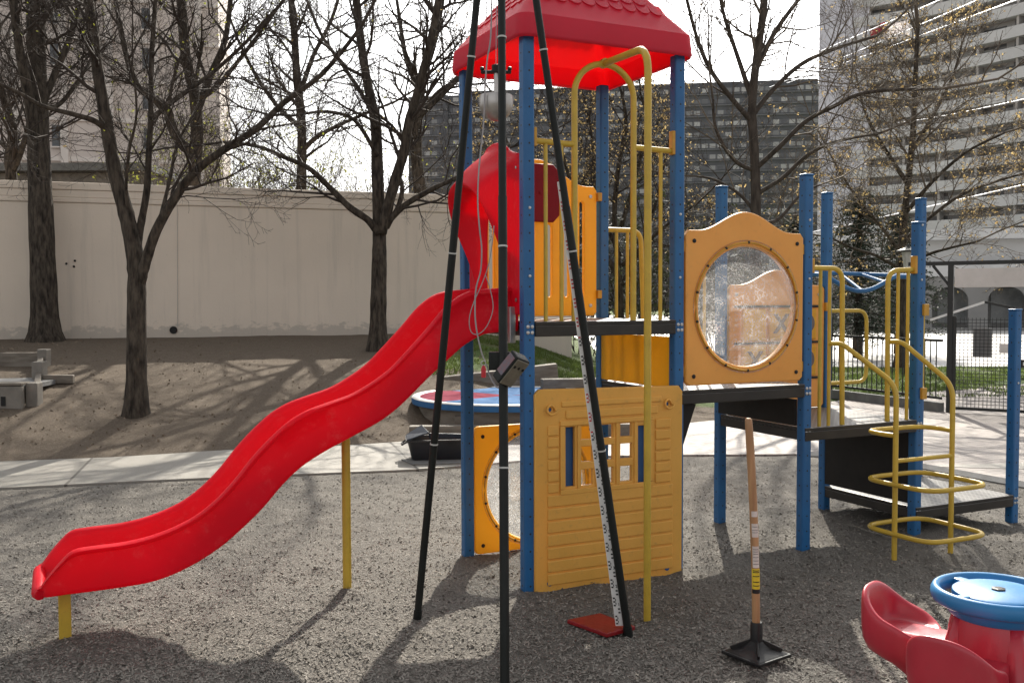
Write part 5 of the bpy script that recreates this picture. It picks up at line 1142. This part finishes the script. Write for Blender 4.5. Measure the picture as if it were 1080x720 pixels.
bush('dark leafy shrub behind the tower at deck height', bb(690, 27, 0), 4.2, 2.4, 34, 24, 'twig', 'shrub', 5, .07)
bush('dark leafy shrub seen through the tower between the far posts', bb(585, 27, 0), 3.6, 2.4, 30, 25, 'twig', 'shrub', 5, .07)
bush('low dark shrub glimpsed through the round window', bb(775, 28, 0), 3.4, 2.0, 30, 26, 'twig', 'shrub', 5, .07)
def evergreen(label, base, h, w, seed):
    rnd = random.Random(seed); t = empty('evergreen_tree', base); tag(t, label, 'tree'); mb = MB(); mb.tube([(0, 0, -.2), (0, 0, h)], [.16, .03], 8); mb.build('trunk', M['bark'], t, smooth=1); cm, nb = MB(), MB()
    for k in range(int(h*34)):
        z = .7+(h-.9)*(k+rnd.random())/(h*34); a = rnd.random()*6.28; l = w*(1-z/h)**.8*rnd.uniform(.55, 1.15)+.2; d = Vector((math.cos(a), math.sin(a), .15)); p = Vector((0, 0, z)); pts = [p]
        for i in range(5): d = d+Vector((rnd.gauss(0, .1), rnd.gauss(0, .1), -.10+rnd.gauss(0, .05))); d.normalize(); p = p+d*l/5; pts.append(p)
        cm.tube(pts, [.02, .017, .013, .010, .007, .004], 4, cap=False)
        for i in range(1, 6):
            for _ in range(11):
                c = pts[i-1]+(pts[i]-pts[i-1])*rnd.random()+Vector((rnd.gauss(0, .10), rnd.gauss(0, .10), rnd.gauss(0, .05))); e = Vector((rnd.gauss(0, 1), rnd.gauss(0, 1), rnd.gauss(-.3, .6))).normalized()*rnd.uniform(.05, .13); s_ = rperp(e.normalized(), rnd)*.026; q = len(nb.v)
                nb.v += [tuple(c-s_), tuple(c+s_), tuple(c+e)]; nb.f.append((q, q+1, q+2))
    cm.build('boughs', M['twig'], t, smooth=1); nb.build('needles', M['needle'], t)
evergreen('dark evergreen behind the third deck and the budding tree', bb(905, 29, 0), 5.2, 2.1, 31)
evergreen('dark evergreen between the bare tree and the round window top', bb(838, 31, 0), 4.6, 2.0, 32)
evergreen('smaller dark evergreen just left of the lantern', bb(948, 31, 0), 4.6, 2.0, 33)
evergreen('low dark evergreen behind the blue post beside the tower', bb(742, 32, 0), 4.3, 2.0, 34)

# ------------------------------------------------------------------ light
SEL, SAZ = 36.6, 9.2
sd_ = Vector((math.sin(R(SAZ))*math.cos(R(SEL)), math.cos(R(SAZ))*math.cos(R(SEL)), math.sin(R(SEL))))
sl_d = bpy.data.lights.new('sun', 'SUN'); sl_d.energy = 4.6; sl_d.angle = R(.53); sl_d.color = (1, .93, .81)
so_ = bpy.data.objects.new('sun', sl_d); col.objects.link(so_); so_.rotation_euler = sd_.to_track_quat('Z', 'Y').to_euler()
w = bpy.data.worlds.new('World'); scene.world = w; w.use_nodes = True; nt = w.node_tree; nt.nodes.clear()
sky = nt.nodes.new('ShaderNodeTexSky'); sky.sky_type = 'NISHITA'; sky.sun_disc = False; sky.sun_elevation = R(SEL); sky.sun_rotation = R(SAZ); sky.altitude = 80; sky.air_density = 1.0; sky.dust_density = 3.5; sky.ozone_density = 1.0
bg = nt.nodes.new('ShaderNodeBackground'); bg.inputs[1].default_value = .145; ou = nt.nodes.new('ShaderNodeOutputWorld'); hs = nt.nodes.new('ShaderNodeHueSaturation'); hs.inputs['Saturation'].default_value = .06; nt.links.new(sky.outputs[0], hs.inputs['Color']); nt.links.new(hs.outputs[0], bg.inputs[0]); nt.links.new(bg.outputs[0], ou.inputs[0])
vs = scene.view_settings; vs.view_transform = 'Standard'; vs.look = 'None'; vs.exposure = .80; vs.gamma = 1; vs.use_curve_mapping = False
scene.cycles.max_bounces = 8; scene.cycles.transparent_max_bounces = 12; scene.cycles.use_denoising = True
